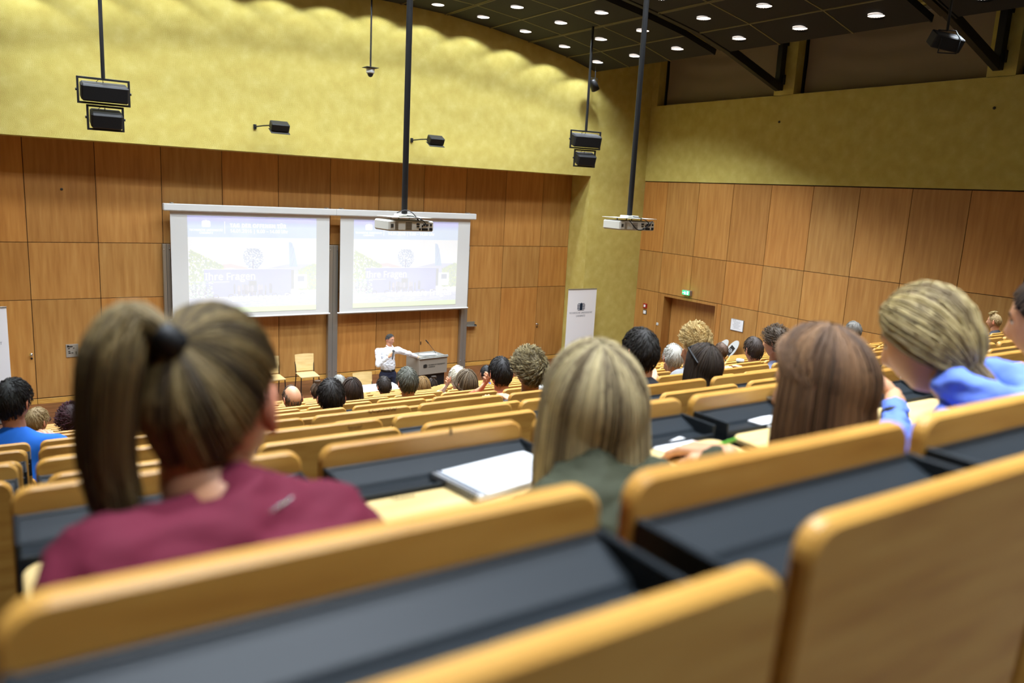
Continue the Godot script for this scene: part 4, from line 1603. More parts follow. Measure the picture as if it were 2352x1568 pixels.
# ---------------------------------------------------------------- people
# px, py: where the head shows; row: the desk row it sits at; style, colours, pose
var PEOPLE := [
	{"px": 1475, "py": 808, "row": 3, "hair": "short", "tone": [[34, 30, 26], [52, 46, 38]], "top": [40, 40, 44], "yaw": 4, "label": "person with short black hair seen from behind, beside a curly blond man", "big": 1},
	{"px": 1600, "py": 786, "row": 4, "hair": "curly", "tone": [[196, 164, 100], [226, 200, 140]], "top": [150, 150, 150], "yaw": 14, "pose": "chin", "label": "person with curly blond hair resting the face on one hand", "big": 1},
	{"px": 1620, "py": 842, "row": 3, "hair": "long", "len": 0.26, "tone": [[44, 34, 26], [66, 52, 38]], "top": [46, 40, 40], "yaw": 2, "label": "person with long dark brown hair and sunglasses pushed up on the head", "big": 1, "shades": 1},
	{"px": 1549, "py": 822, "row": 5, "hair": "thin", "tone": [[176, 172, 160], [214, 212, 202]], "top": [120, 124, 132], "yaw": 30, "pose": "chin", "label": "grey-haired person with a hand at the mouth, in front of the curly blond man"},
	{"px": 1658, "py": 806, "row": 8, "hair": "thin", "tone": [[96, 74, 56], [120, 96, 76]], "top": [70, 64, 60], "yaw": 6, "label": "person with brown receding hair in front of the oval signs"},
	{"px": 1733, "py": 803, "row": 5, "hair": "short", "tone": [[54, 42, 32], [74, 60, 46]], "top": [112, 124, 152], "yaw": 16, "label": "person with short dark hair beside a lidded paper cup"},
	{"px": 1785, "py": 788, "row": 4, "hair": "curly", "tone": [[70, 56, 42], [104, 84, 62]], "top": [126, 130, 158], "yaw": -6, "label": "person with wavy brown hair partly hidden by the long auburn hair"},
	{"px": 2286, "py": 738, "row": 6, "hair": "quiff", "tone": [[150, 122, 80], [206, 184, 130]], "top": [60, 60, 66], "yaw": -6, "label": "person with a blond quiff in profile near the side wall"},
	{"px": 672, "py": 915, "row": 7, "hair": "bald", "tone": [[84, 70, 58], [112, 98, 84]], "top": [70, 66, 62], "yaw": -10, "label": "balding person with hair only round the sides"},
	{"px": 762, "py": 912, "row": 5, "hair": "short", "tone": [[30, 24, 20], [46, 38, 30]], "top": [36, 34, 36], "yaw": 12, "label": "person with thick black hair in front of a long-haired neighbour", "big": 1},
	{"px": 810, "py": 898, "row": 7, "hair": "long", "len": 0.2, "tone": [[44, 32, 24], [66, 48, 36]], "top": [40, 36, 36], "yaw": 6, "label": "person with smooth long dark hair beside the white table"},
	{"px": 780, "py": 882, "row": 10, "hair": "short", "tone": [[140, 140, 134], [182, 182, 176]], "top": [90, 92, 96], "yaw": 0, "label": "person with silver grey hair behind two dark heads"},
	{"px": 728, "py": 899, "row": 11, "hair": "bun", "tone": [[76, 58, 42], [106, 84, 62]], "top": [54, 84, 150], "yaw": 10, "label": "person with a brown bun and a blue top"},
	{"px": 752, "py": 888, "row": 12, "hair": "short", "tone": [[82, 64, 46], [108, 88, 66]], "top": [80, 70, 66], "yaw": 0, "label": "person with brown hair between the bun and the silver hair"},
	{"px": 883, "py": 887, "row": 9, "hair": "short", "tone": [[40, 34, 28], [62, 54, 44]], "top": [60, 62, 70], "yaw": 4, "label": "person with cropped dark hair and visible ears before the white table"},
	{"px": 937, "py": 877, "row": 6, "hair": "short", "tone": [[76, 76, 66], [122, 122, 108]], "top": [38, 42, 40], "yaw": 2, "label": "person with grey streaked short hair below the lectern", "big": 1},
	{"px": 972, "py": 887, "row": 9, "hair": "long", "len": 0.08, "tone": [[120, 92, 56], [176, 142, 88]], "top": [60, 52, 48], "yaw": 6, "label": "person with shoulder-length light brown hair in front of the lectern"},
	{"px": 993, "py": 885, "row": 12, "hair": "bun", "tone": [[48, 38, 30], [72, 58, 46]], "top": [50, 46, 46], "yaw": 4, "label": "person with a dark topknot in front of the lectern"},
	{"px": 1053, "py": 868, "row": 7, "hair": "thin", "tone": [[206, 200, 178], [234, 230, 214]], "top": [176, 190, 206], "yaw": 8, "pose": "chin_left", "label": "white-haired person leaning the head on the left hand"},
	{"px": 1073, "py": 881, "row": 6, "hair": "long", "len": 0.05, "tone": [[88, 74, 56], [128, 110, 84]], "top": [120, 120, 118], "yaw": 2, "label": "person with straight mousy hair beside the white-haired man"},
	{"px": 1118, "py": 858, "row": 10, "hair": "short", "tone": [[30, 28, 28], [48, 44, 42]], "top": [132, 146, 204], "yaw": 20, "label": "dark-haired person in a pale blue shirt near the right end of the stage"},
	{"px": 1152, "py": 857, "row": 5, "hair": "short", "tone": [[26, 24, 22], [44, 40, 34]], "top": [186, 96, 66], "yaw": 12, "pose": "chin_left", "label": "black-haired person in an orange collar with a hand at the chin", "big": 1},
	{"px": 1218, "py": 848, "row": 4, "hair": "curly", "tone": [[92, 78, 52], [186, 168, 120]], "top": [70, 66, 62], "yaw": 4, "label": "person with tousled blond hair shaved at the nape beside a white cup", "big": 1},
	{"px": 30, "py": 922, "row": 5, "hair": "short", "tone": [[24, 20, 18], [40, 34, 28]], "top": [20, 104, 206], "yaw": 32, "label": "dark-haired person in a bright blue jacket", "big": 1, "broad": 1.15},
	{"px": 85, "py": 968, "row": 8, "hair": "short", "tone": [[140, 116, 78], [186, 164, 116]], "top": [64, 66, 70], "yaw": 40, "label": "blond person with glasses in front of the blue jacket", "glasses": 1},
	{"px": 165, "py": 966, "row": 7, "hair": "curly", "tone": [[46, 22, 26], [82, 28, 40]], "top": [48, 26, 32], "yaw": 6, "label": "person with dark wine-red hair"},
	{"px": 1962, "py": 760, "row": 6, "hair": "short", "tone": [[110, 106, 98], [140, 136, 126]], "top": [66, 64, 62], "yaw": 4, "label": "person with grey hair almost hidden behind the auburn hair"},
]

const SKIN := [210, 156, 118]

func skull(d: Vector3) -> Vector3:
	var p := Vector3(d.x * 0.077, d.y * (0.112 if d.y > 0.0 else 0.122), d.z * (0.1 if d.z > 0.0 else 0.09))
	var low := clampf(-d.y, 0.0, 1.0)
	p.x *= 1.0 - 0.24 * pow(low, 1.6)
	if d.z > 0.0:
		p.z *= 1.0 - 0.36 * pow(low, 1.4)
	else:
		p.z -= 0.026 * exp(-pow(p.x / 0.012, 2.0) - pow((p.y + 0.022) / 0.022, 2.0))
		p.z -= 0.006 * exp(-pow(p.x / 0.01, 2.0) - pow((p.y - 0.006) / 0.02, 2.0))
		p.z += 0.009 * exp(-pow((absf(p.x) - 0.031) / 0.014, 2.0) - pow((p.y - 0.01) / 0.011, 2.0))
		p.z -= 0.004 * exp(-pow((p.y - 0.032) / 0.01, 2.0))
		p.z -= 0.007 * exp(-pow(p.x / 0.022, 2.0) - pow((p.y + 0.06) / 0.011, 2.0))
		p.z -= 0.009 * exp(-pow(p.x / 0.024, 2.0) - pow((p.y + 0.1) / 0.014, 2.0))
	return p

func add_head(m: MB, xf: Transform3D, tone: Array, fine := false) -> void:
	var nu := 44 if fine else 26
	var nv := 36 if fine else 20
	var base := lin(tone[0], tone[1], tone[2])
	m.col = base
	var first := m.v.size()
	m.sheet(nu, nv, func(u: float, vv: float) -> Vector3:
		var th := PI * vv
		var ph := TAU * u
		return xf * skull(Vector3(sin(th) * sin(ph), cos(th), sin(th) * cos(ph))), true)
	var inv := xf.affine_inverse()
	for i in range(first, m.v.size()):
		var p := inv * m.v[i]
		if p.z < -0.05:
			if absf(p.x) < 0.024 and absf(p.y + 0.061) < 0.009:
				m.c[i] = lin(188, 104, 96)
			elif absf(absf(p.x) - 0.03) < 0.018 and absf(p.y - 0.031) < 0.006:
				m.c[i] = lin(110, 82, 64)
	for s in [-1.0, 1.0]:
		m.col = lin(214, 138, 104)
		m.ball(xf * Vector3(s * 0.0765, -0.012, 0.012), Vector3(0.009, 0.031, 0.019), xf.basis.orthonormalized() * Basis.from_euler(Vector3(-0.25, s * 0.45, s * 0.12)), 12, 8)
		var rim := []
		var rr := []
		for k in 10:
			var a := lerpf(-2.3, 1.9, k / 9.0)
			rim.append(xf * (Vector3(s * 0.083, -0.01, 0.014) + Basis.from_euler(Vector3(-0.25, s * 0.45, 0)) * Vector3(0, 0.03 * sin(-a), 0.017 * cos(a))))
			rr.append(0.0042)
		m.tube(rim, rr, 6)
		if fine:
			m.col = lin(236, 230, 224)
			m.ball(xf * Vector3(s * 0.031, 0.009, -0.069), Vector3(0.012, 0.0075, 0.012), xf.basis.orthonormalized(), 10, 8)
			m.col = lin(46, 34, 26)
			m.ball(xf * Vector3(s * 0.031, 0.009, -0.0785), Vector3(0.0045, 0.0052, 0.003), xf.basis.orthonormalized(), 8, 6)
			m.col = lin(74, 54, 40)
			m.tube([xf * Vector3(s * 0.014, 0.03, -0.083), xf * Vector3(s * 0.032, 0.035, -0.08), xf * Vector3(s * 0.048, 0.028, -0.066)], [0.003, 0.0034, 0.002], 5)
			m.tube([xf * Vector3(s * 0.019, 0.012, -0.079), xf * Vector3(s * 0.031, 0.0165, -0.0795), xf * Vector3(s * 0.044, 0.011, -0.073)], [0.0018, 0.0022, 0.0014], 5)

const CROWN := Vector3(0.0, 0.9, 0.436)

func head_dir(ang: float, az: float) -> Vector3:        # az 0 is the face, PI / 2 the right ear, PI the nape
	var p := CROWN.normalized()
	var f := (Vector3(0, 0, -1) - p * Vector3(0, 0, -1).dot(p)).normalized()
	return p * cos(ang) + (f * cos(az) + Vector3.RIGHT * sin(az)) * sin(ang)

func hairline(az: float, front: float, side: float, nape: float) -> float:
	var c := cos(az)
	return deg_to_rad(lerpf(side, front, c * c) if c > 0.0 else lerpf(side, nape, c * c))

func hair_tone(t: Array, k: float) -> Color:
	var a := lin(t[0][0], t[0][1], t[0][2])
	return a.lerp(lin(t[1][0], t[1][1], t[1][2]), clampf(k, 0.0, 1.0))

func hair_cap(m: MB, xf: Transform3D, tone: Array, thick: float, front := 68.0, side := 92.0, nape := 118.0) -> void:
	m.col = hair_tone(tone, 0.12)
	m.sheet(28, 12, func(u: float, vv: float) -> Vector3:
		var az := TAU * u
		var d := head_dir(maxf(vv, 0.001) * hairline(az, front, side, nape), az)
		return xf * (skull(d) + d * thick * (1.0 - 0.75 * pow(vv, 6.0))), false)

func strand(m: MB, pts: Array, r0: float, r1: float, sides := 3) -> void:
	var rr := []
	for i in pts.size():
		rr.append(lerpf(r0, r1, pow(float(i) / (pts.size() - 1), 1.5)))
	m.tube(pts, rr, sides, false)

func hair_short(m: MB, xf: Transform3D, tone: Array, count: int, thick: float, length: float, curl: float, front := 66.0, side := 90.0, nape := 116.0, hole := 0.0) -> void:
	for i in count:
		var az := rng.randf_range(-PI, PI)
		var lim := hairline(az, front, side, nape)
		var ang := sqrt(rng.randf_range(hole * hole, 1.0)) * lim
		m.col = hair_tone(tone, rng.randf())
		var pts := []
		var h := thick * rng.randf_range(0.7, 1.15)
		var ph := rng.randf() * TAU
		for k in 4:
			var u := k / 3.0
			var a := ang + length * u / 0.1 * 0.75
			var d := head_dir(minf(a, lim + 0.12), az + curl * 1.6 * sin(ph + u * 4.0) / maxf(sin(a), 0.3) * 0.1)
			pts.append(xf * (skull(d) + d * (h * (0.55 + 0.5 * sin(PI * minf(u * 0.8 + 0.1, 1.0))) + curl * 0.012 * sin(ph + u * 5.0))))
		strand(m, pts, 0.0023, 0.0008)

func hair_long(m: MB, xf: Transform3D, tone: Array, count: int, thick: float, length: float, r := 0.0036, streak := 0.0, part_az := 0.0) -> void:
	var up := xf.basis.orthonormalized().inverse() * Vector3.UP
	for i in count:
		var az := rng.randf_range(-PI, PI)
		var side := 1.0 if az > part_az else -1.0
		var ang := deg_to_rad(rng.randf_range(2.0, 62.0))
		var k0 := rng.randf()
		if streak > 0.0:
			k0 = 0.5 + 0.5 * sin(az * streak + ang * 2.0) * 0.7 + rng.randf_range(-0.25, 0.25)
		m.col = hair_tone(tone, k0)
		var pts := []
		var h := thick * rng.randf_range(0.5, 1.2)
		var goal := az
		if absf(az) < 1.35:
			goal = side * rng.randf_range(1.1, 1.75)
		var fall := deg_to_rad(lerpf(98.0, 84.0, absf(sin(goal))))
		var steps := 6
		for k in steps:
			var u := k / float(steps - 1)
			var a := lerpf(ang, fall, u)
			var d := head_dir(a, lerpf(az, goal, pow(u, 0.8)))
			pts.append(skull(d) + d * (h + 0.004))
		var last: Vector3 = pts[steps - 1]
		var out := Vector3(last.x, 0, last.z).normalized()
		var n := 6
		var ln := length * rng.randf_range(0.86, 1.06)
		for k in range(1, n + 1):
			var u := k / float(n)
			pts.append(last - up * ln * u + out * (0.016 * sin(u * 2.2) - 0.02 * u * u) + Vector3(rng.randf_range(-1, 1), 0, rng.randf_range(-1, 1)) * 0.003 * u)
		for k in pts.size():
			pts[k] = xf * pts[k]
		strand(m, pts, r, r * 0.5)

func hair_pulled(m: MB, xf: Transform3D, tone: Array, count: int, thick: float, tie: Vector3, r := 0.0034, front := 68.0, side := 96.0, nape := 122.0) -> void:
	var td := tie.normalized()
	for i in count:
		var az := rng.randf_range(-PI, PI)
		var lim := hairline(az, front, side, nape)
		var ang := lim * sqrt(rng.randf_range(0.25, 1.0))
		var d0 := head_dir(ang, az)
		m.col = hair_tone(tone, 0.5 + 0.4 * sin(az * 9.0) + rng.randf_range(-0.35, 0.35))
		var pts := []
		var h := thick * rng.randf_range(0.5, 1.2)
		for k in 8:
			var u := k / 7.0
			var d := d0.slerp(td, u) if d0.dot(td) > -0.98 else d0
			var p := skull(d) + d * (h * (0.6 + 0.5 * sin(PI * u)) + 0.003)
			pts.append(xf * p.lerp(tie, pow(u, 5.0)))
		strand(m, pts, r, r * 0.8)

func hair_tail(m: MB, path: Array, width: Array, tone: Array, count: int, r := 0.0032) -> void:
	var cv := Curve3D.new()
	for i in path.size():
		var tg: Vector3 = (path[mini(i + 1, path.size() - 1)] - path[maxi(i - 1, 0)]) * 0.22
		cv.add_point(path[i], -tg, tg)
	var total := cv.get_baked_length()
	for i in count:
		var off := Vector3(rng.randfn(), rng.randfn(), rng.randfn()).limit_length(1.8) * 0.55
		m.col = hair_tone(tone, 0.5 + 0.3 * off.y + rng.randf_range(-0.45, 0.45))
		var pts := []
		var stop := rng.randf_range(0.72, 1.0)
		for k in 13:
			var u := k / 12.0 * stop
			var w := lerpf(width[0], width[1], minf(u * 3.0, 1.0)) if u < 0.333 else lerpf(width[1], width[2], (u - 0.333) * 1.5)
			pts.append(cv.sample_baked(total * u, true) + off * w)
		strand(m, pts, r, r * 0.4)

# a right hand: wrist at 0, fingers towards -z, palm down, thumb towards -x; curl 0 flat .. 1 fist
func hand_shape(curl: float) -> MB:
	var bones := []
	bones.append([Vector3(0, 0, 0.02), Vector3(0, 0, -0.03), 0.024, 0.026, 0, Vector3(1.05, 0.75, 1)])
	for i in 4:
		var x: float = [-0.03, -0.01, 0.01, 0.028][i]
		bones.append([Vector3(x * 0.6, 0, -0.02), Vector3(x, 0.002, -0.085), 0.014, 0.0105, 0])
		var ln: Array = [[0.038, 0.024, 0.02], [0.043, 0.028, 0.021], [0.039, 0.026, 0.02], [0.03, 0.019, 0.018]][i]
		var p := Vector3(x, 0.002, -0.085)
		var a := curl * 0.55
		for k in 3:
			var q: Vector3 = p + Vector3(x * 0.06, -sin(a), -cos(a)) * ln[k]
			bones.append([p, q, 0.0098 - 0.0008 * k, 0.0088 - 0.0008 * k, 0])
			p = q
			a += curl * 0.95
	bones.append([Vector3(-0.015, -0.006, -0.015), Vector3(-0.042, -0.014, -0.05), 0.016, 0.012, 0])
	bones.append([Vector3(-0.042, -0.014, -0.05), Vector3(-0.046 + 0.018 * curl, -0.02 - 0.014 * curl, -0.083), 0.0115, 0.0095, 0])
	bones.append([Vector3(-0.046 + 0.018 * curl, -0.02 - 0.014 * curl, -0.083), Vector3(-0.04 + 0.034 * curl, -0.024 - 0.018 * curl, -0.107), 0.0095, 0.008, 0])
	var m := MB.new()
	m.flesh(bones, 0.0042, 0.006, [lin(SKIN[0], SKIN[1], SKIN[2])])
	return m

func aim(from: Vector3, to: Vector3, up := Vector3.UP, mirror := false, s := 1.0) -> Transform3D:
	var b := Basis.looking_at((to - from).normalized(), up)
	if mirror:
		b = b * Basis.from_scale(Vector3(-1, 1, 1))
	return Transform3D(b * Basis.from_scale(Vector3.ONE * s), from)

func sitting_bones(pose: String) -> Dictionary:
	var b := [
		[Vector3(0, 0.89, 0.035), Vector3(0, 0.56, 0.11), 0.095, 0.12, 0, Vector3(1.3, 1.0, 0.9)],
		[Vector3(-0.15, 0.895, 0.035), Vector3(0.15, 0.895, 0.035), 0.058, 0.058, 0],
		[Vector3(0, 0.955, 0.03), Vector3(0, 0.9, 0.035), 0.058, 0.085, 0],
		[Vector3(-0.09, 0.54, 0.12), Vector3(0.09, 0.54, 0.12), 0.13, 0.13, 0],
		[Vector3(-0.1, 0.53, 0.1), Vector3(-0.11, 0.54, -0.26), 0.088, 0.066, 0],
		[Vector3(0.1, 0.53, 0.1), Vector3(0.11, 0.54, -0.26), 0.088, 0.066, 0],
		[Vector3(-0.11, 0.53, -0.27), Vector3(-0.11, 0.08, -0.2), 0.062, 0.046, 0],
		[Vector3(0.11, 0.53, -0.27), Vector3(0.11, 0.08, -0.2), 0.062, 0.046, 0],
		[Vector3(-0.11, 0.04, -0.18), Vector3(-0.12, 0.03, -0.32), 0.042, 0.032, 0],
		[Vector3(0.11, 0.04, -0.18), Vector3(0.12, 0.03, -0.32), 0.042, 0.032, 0],
	]
	var hands := []
	for s in [-1.0, 1.0]:
		var sh := Vector3(s * 0.185, 0.88, 0.035)
		var up: bool = (pose == "chin" and s > 0.0) or (pose == "chin_left" and s < 0.0)
		var el := Vector3(s * 0.19, 0.83, -0.27) if up else Vector3(s * 0.24, 0.67, -0.07)
		var wr := Vector3(s * 0.085, 0.955, -0.17) if up else Vector3(s * 0.12, 0.8, -0.29)
		b.append([sh, el, 0.056, 0.047, 0])
		b.append([el, el.lerp(wr, 0.8), 0.046, 0.034, 0])
		hands.append([el.lerp(wr, 0.75), wr, s, up])
	return {"cloth": b, "hands": hands}

func build_people() -> void:
	var kit := {}
	for pose in ["desk", "chin", "chin_left"]:
		var sb := sitting_bones(pose)
		var m := MB.new()
		m.flesh(sb.cloth, 0.02, 0.05, [Color.WHITE])
		kit[pose] = {"cloth": m.mesh(), "hands": sb.hands}
	var hands := {"half": hand_shape(0.55), "flat": hand_shape(0.25), "grip": hand_shape(0.95)}
	for p in PEOPLE:
		sitter(p, kit, hands)
	front_row(hands)
	speaker_person(hands)
	small_things()

func head_frame(at: Vector3, yaw: float, nod := 0.0, tilt := 0.0, s := 1.0) -> Transform3D:      # yaw: turn to the right in degrees
	return Transform3D(Basis.from_euler(Vector3(deg_to_rad(-nod), deg_to_rad(-yaw), deg_to_rad(tilt))) * Basis.from_scale(Vector3.ONE * s), at)

func sitter(p: Dictionary, kit: Dictionary, hands: Dictionary) -> void:
	var h := on_z(p.px, p.py, row_z(p.row) + 0.55)
	var fl := row_floor(p.row)
	var t := thing("person", p.label, "person", Vector3(h.x, fl, h.z))
	var hh := h.y - fl
	var k: Dictionary = kit[p.get("pose", "desk")]
	var body_turn: float = deg_to_rad(-p.yaw * 0.35)
	var wide: float = p.get("broad", 1.0)
	var bb := Basis(Vector3.UP, body_turn) * Basis.from_scale(Vector3(wide, hh / 1.12, 1.0))
	var cl := part("clothes", k.cloth, mat("cloth_%d_%d_%d" % [p.top[0], p.top[1], p.top[2]], rgb8(p.top[0], p.top[1], p.top[2]), 0.85), t, Transform3D(bb, Vector3.ZERO))
	var hf := head_frame(Vector3(0, hh, -0.015), p.yaw, 6.0)
	var sk := MB.new()
	add_head(sk, hf, SKIN, p.has("big") or p.hair == "quiff")
	sk.col = lin(200, 142, 106)
	sk.tube([hf * Vector3(0, -0.05, 0.02), Vector3(0, hh - 0.13, 0.01), bb * Vector3(0, 0.93, 0.03)], [0.056, 0.054, 0.064], 14)
	for q in k.hands:
		var a: Vector3 = bb * q[0]
		var b: Vector3 = bb * q[1]
		sk.col = lin(SKIN[0], SKIN[1], SKIN[2])
		sk.tube([a, b], [0.032, 0.026], 10)
		sk.add(hands["half"] if q[3] else hands["flat"], aim(b, Vector3(q[2] * 0.045, hh - 0.06, -0.1) if q[3] else b + (b - a), Vector3(-q[2] * 0.6, 0, 0.8) if q[3] else Vector3.UP, q[2] < 0.0))
	piece("body", sk, mats["skin"], t)
	var hr := MB.new()
	var big := 2.2 if p.has("big") else 1.0
	match p.hair:
		"short":
			hair_cap(hr, hf, p.tone, 0.011)
			hair_short(hr, hf, p.tone, int(380 * big), 0.015, 0.05, 0.25)
		"curly":
			hair_cap(hr, hf, p.tone, 0.018, 66.0, 90.0, 106.0)
			hair_short(hr, hf, p.tone, int(460 * big), 0.028, 0.045, 1.7, 66.0, 84.0, 100.0)
		"thin":
			hair_cap(hr, hf, p.tone, 0.007, 40.0, 88.0, 114.0)
			hair_short(hr, hf, p.tone, int(380 * big), 0.014, 0.06, 0.5, 52.0, 88.0, 114.0, 0.25)
		"bald":
			hair_short(hr, hf, p.tone, 420, 0.007, 0.03, 0.2, 40.0, 90.0, 116.0, 0.62)
		"quiff":
			hair_cap(hr, hf, p.tone, 0.006, 66.0, 88.0, 110.0)
			hair_short(hr, hf, p.tone, 200, 0.009, 0.03, 0.2)
			hr.col = hair_tone(p.tone, 0.8)
			for i in 60:
				var az := rng.randf_range(-0.9, 0.9)
				var d := head_dir(rng.randf_range(0.5, 1.1), az)
				strand(hr, [hf * (skull(d) + d * 0.004), hf * (skull(d) + d * 0.03 + Vector3(0, 0.012, -0.01)), hf * (skull(d) + d * 0.04 + Vector3(0, 0.01, 0.03))], 0.006, 0.002)
		"long":
			hair_cap(hr, hf, p.tone, 0.012, 62.0, 96.0, 122.0)
			hair_long(hr, hf, p.tone, int(330 * big), 0.015, p.len, 0.003)
		"bun":
			var tie := Vector3(0, 0.12, 0.075)
			hair_cap(hr, hf, p.tone, 0.008)
			hair_pulled(hr, hf, p.tone, 220, 0.01, tie, 0.004)
			for i in 26:
				var a := rng.randf() * TAU
				var ring := []
				for q in 9:
					var b2 := a + q * 0.5
					ring.append(hf * (tie * 1.12 + Vector3(0.036 * cos(b2), 0.01 * sin(i * 1.7) + 0.016, 0.036 * sin(b2))))
				hr.col = hair_tone(p.tone, rng.randf())
				strand(hr, ring, 0.011, 0.008, 5)
	piece("hair", hr, mats["hair"], t)
	if p.has("shades"):
		var g := MB.new()
		for s in [-1.0, 1.0]:
			g.ball(hf * Vector3(s * 0.035, 0.098, -0.052), Vector3(0.03, 0.022, 0.008), hf.basis * Basis(Vector3.RIGHT, 0.75), 12, 8)
			g.tube([hf * Vector3(s * 0.065, 0.1, -0.05), hf * Vector3(s * 0.088, 0.075, 0.0), hf * Vector3(s * 0.093, 0.03, 0.05)], [0.006, 0.006, 0.005], 6)
		g.tube([hf * Vector3(-0.02, 0.11, -0.06), hf * Vector3(0.02, 0.11, -0.06)], [0.005, 0.005], 6)
		piece("sunglasses", g, mats["black_plastic"], t)
	if p.has("glasses"):
		var g := MB.new()
		for s in [-1.0, 1.0]:
			var ring := []
			var rr := []
			for q in 15:
				var a := TAU * q / 14
				ring.append(hf * Vector3(s * 0.034 + 0.024 * cos(a), 0.006 + 0.019 * sin(a), -0.098))
				rr.append(0.003)
			g.tube(ring, rr, 5, false)
			g.tube([hf * Vector3(s * 0.058, 0.01, -0.096), hf * Vector3(s * 0.088, 0.01, 0.01)], [0.003, 0.003], 5)
		piece("glasses", g, mats["steel_black"], t)

func deep(px: float, py: float, depth: float) -> Vector3:
	return EYE + ray(px, py) * depth

func depth_of(p: Vector3) -> float:
	return -(eye_basis.inverse() * (p - EYE)).z

func torso(nape: Vector3, sl: Vector3, sr: Vector3, fl: float, r := 0.058) -> Array:
	var mid := (sl + sr) / 2
	var hip := Vector3(mid.x, fl + 0.56, mid.z + 0.1)
	return [
		[sl, sr, r, r, 0], [nape, mid + Vector3(0, -0.03, 0), 0.058, 0.085, 0],
		[nape.lerp(sl, 0.25) + Vector3(0, -0.02, 0), sl + Vector3(0, -0.005, 0), 0.055, 0.056, 0], [nape.lerp(sr, 0.25) + Vector3(0, -0.02, 0), sr + Vector3(0, -0.005, 0), 0.055, 0.056, 0],
		[mid + Vector3(0, -0.05, 0.0), hip, 0.1, 0.125, 0, Vector3(1.35, 1.0, 0.9)],
		[hip + Vector3(-0.09, -0.02, 0.02), hip + Vector3(0.09, -0.02, 0.02), 0.125, 0.125, 0],
		[hip + Vector3(-0.1, -0.03, 0), hip + Vector3(-0.11, -0.02, -0.3), 0.088, 0.068, 0], [hip + Vector3(0.1, -0.03, 0), hip + Vector3(0.11, -0.02, -0.3), 0.088, 0.068, 0],
		[hip + Vector3(-0.11, -0.02, -0.3), Vector3(hip.x - 0.11, fl + 0.08, hip.z - 0.26), 0.062, 0.046, 0], [hip + Vector3(0.11, -0.02, -0.3), Vector3(hip.x + 0.11, fl + 0.08, hip.z - 0.26), 0.062, 0.046, 0],
	]

func wrinkle(m: MB, amount: float, seed_no: int, freq := 7.0) -> void:
	var fn := FastNoiseLite.new()
	fn.seed = seed_no
	fn.frequency = freq
	fn.fractal_octaves = 3
	fn.noise_type = FastNoiseLite.TYPE_SIMPLEX_SMOOTH
	for i in m.v.size():
		var p := m.v[i]
		m.v[i] = p + m.n[i] * amount * (1.0 - absf(fn.get_noise_3d(p.x * 0.7, p.y * 1.6, p.z)) * 4.0)
	var acc := PackedVector3Array()
	acc.resize(m.v.size())
	for i in range(0, m.idx.size(), 3):
		var q := (m.v[m.idx[i]] - m.v[m.idx[i + 2]]).cross(m.v[m.idx[i]] - m.v[m.idx[i + 1]])
		for k in 3:
			acc[m.idx[i + k]] += q
	for i in m.v.size():
		var q := acc[i].normalized()
		m.n[i] = q if q.dot(m.n[i]) >= 0.0 else -q

func front_person(label: String, head: Vector3, hf: Transform3D, sl: Vector3, sr: Vector3, nape: Vector3, arms: Array, top: Array, hands: Dictionary, seed_no: int, crease: float) -> Array:
	var fl := row_floor(1)
	var t := thing("person", label, "person", Vector3(head.x, fl, head.z))
	var base := Transform3D(Basis.IDENTITY, -t.position)
	var bones := torso(nape, sl, sr, fl)
	var sk := MB.new()
	add_head(sk, hf, SKIN, true)
	sk.col = lin(206, 150, 112)
	sk.tube([hf * Vector3(0, -0.045, 0.022), hf * Vector3(0, -0.1, 0.03), nape.lerp(hf * Vector3(0, -0.12, 0.03), 0.4), nape + Vector3(0, -0.03, 0)], [0.057, 0.053, 0.056, 0.075], 20)
	for a in arms:                         # [shoulder, elbow, wrist, fingertip, side, hand]
		bones.append([a[0], a[1], 0.056, 0.046, 0])
		bones.append([a[1], a[1].lerp(a[2], 0.85), 0.045, 0.035, 0])
		var hd := MB.new()
		hd.col = lin(SKIN[0], SKIN[1], SKIN[2])
		hd.tube([a[1].lerp(a[2], 0.8), a[2]], [0.03, 0.024], 12)
		hd.add(hands[a[5]], aim(a[2], a[3], Vector3.UP, a[4] < 0.0))
		piece("hand", hd, mats["skin"], t, base)
	var cl := MB.new()
	cl.flesh(bones, 0.0125, 0.045, [lin(top[0], top[1], top[2])])
	wrinkle(cl, crease, seed_no)
	piece("clothes", cl, mats["cloth"], t, base)
	piece("body", sk, mats["skin"], t, base)
	return [t, base]

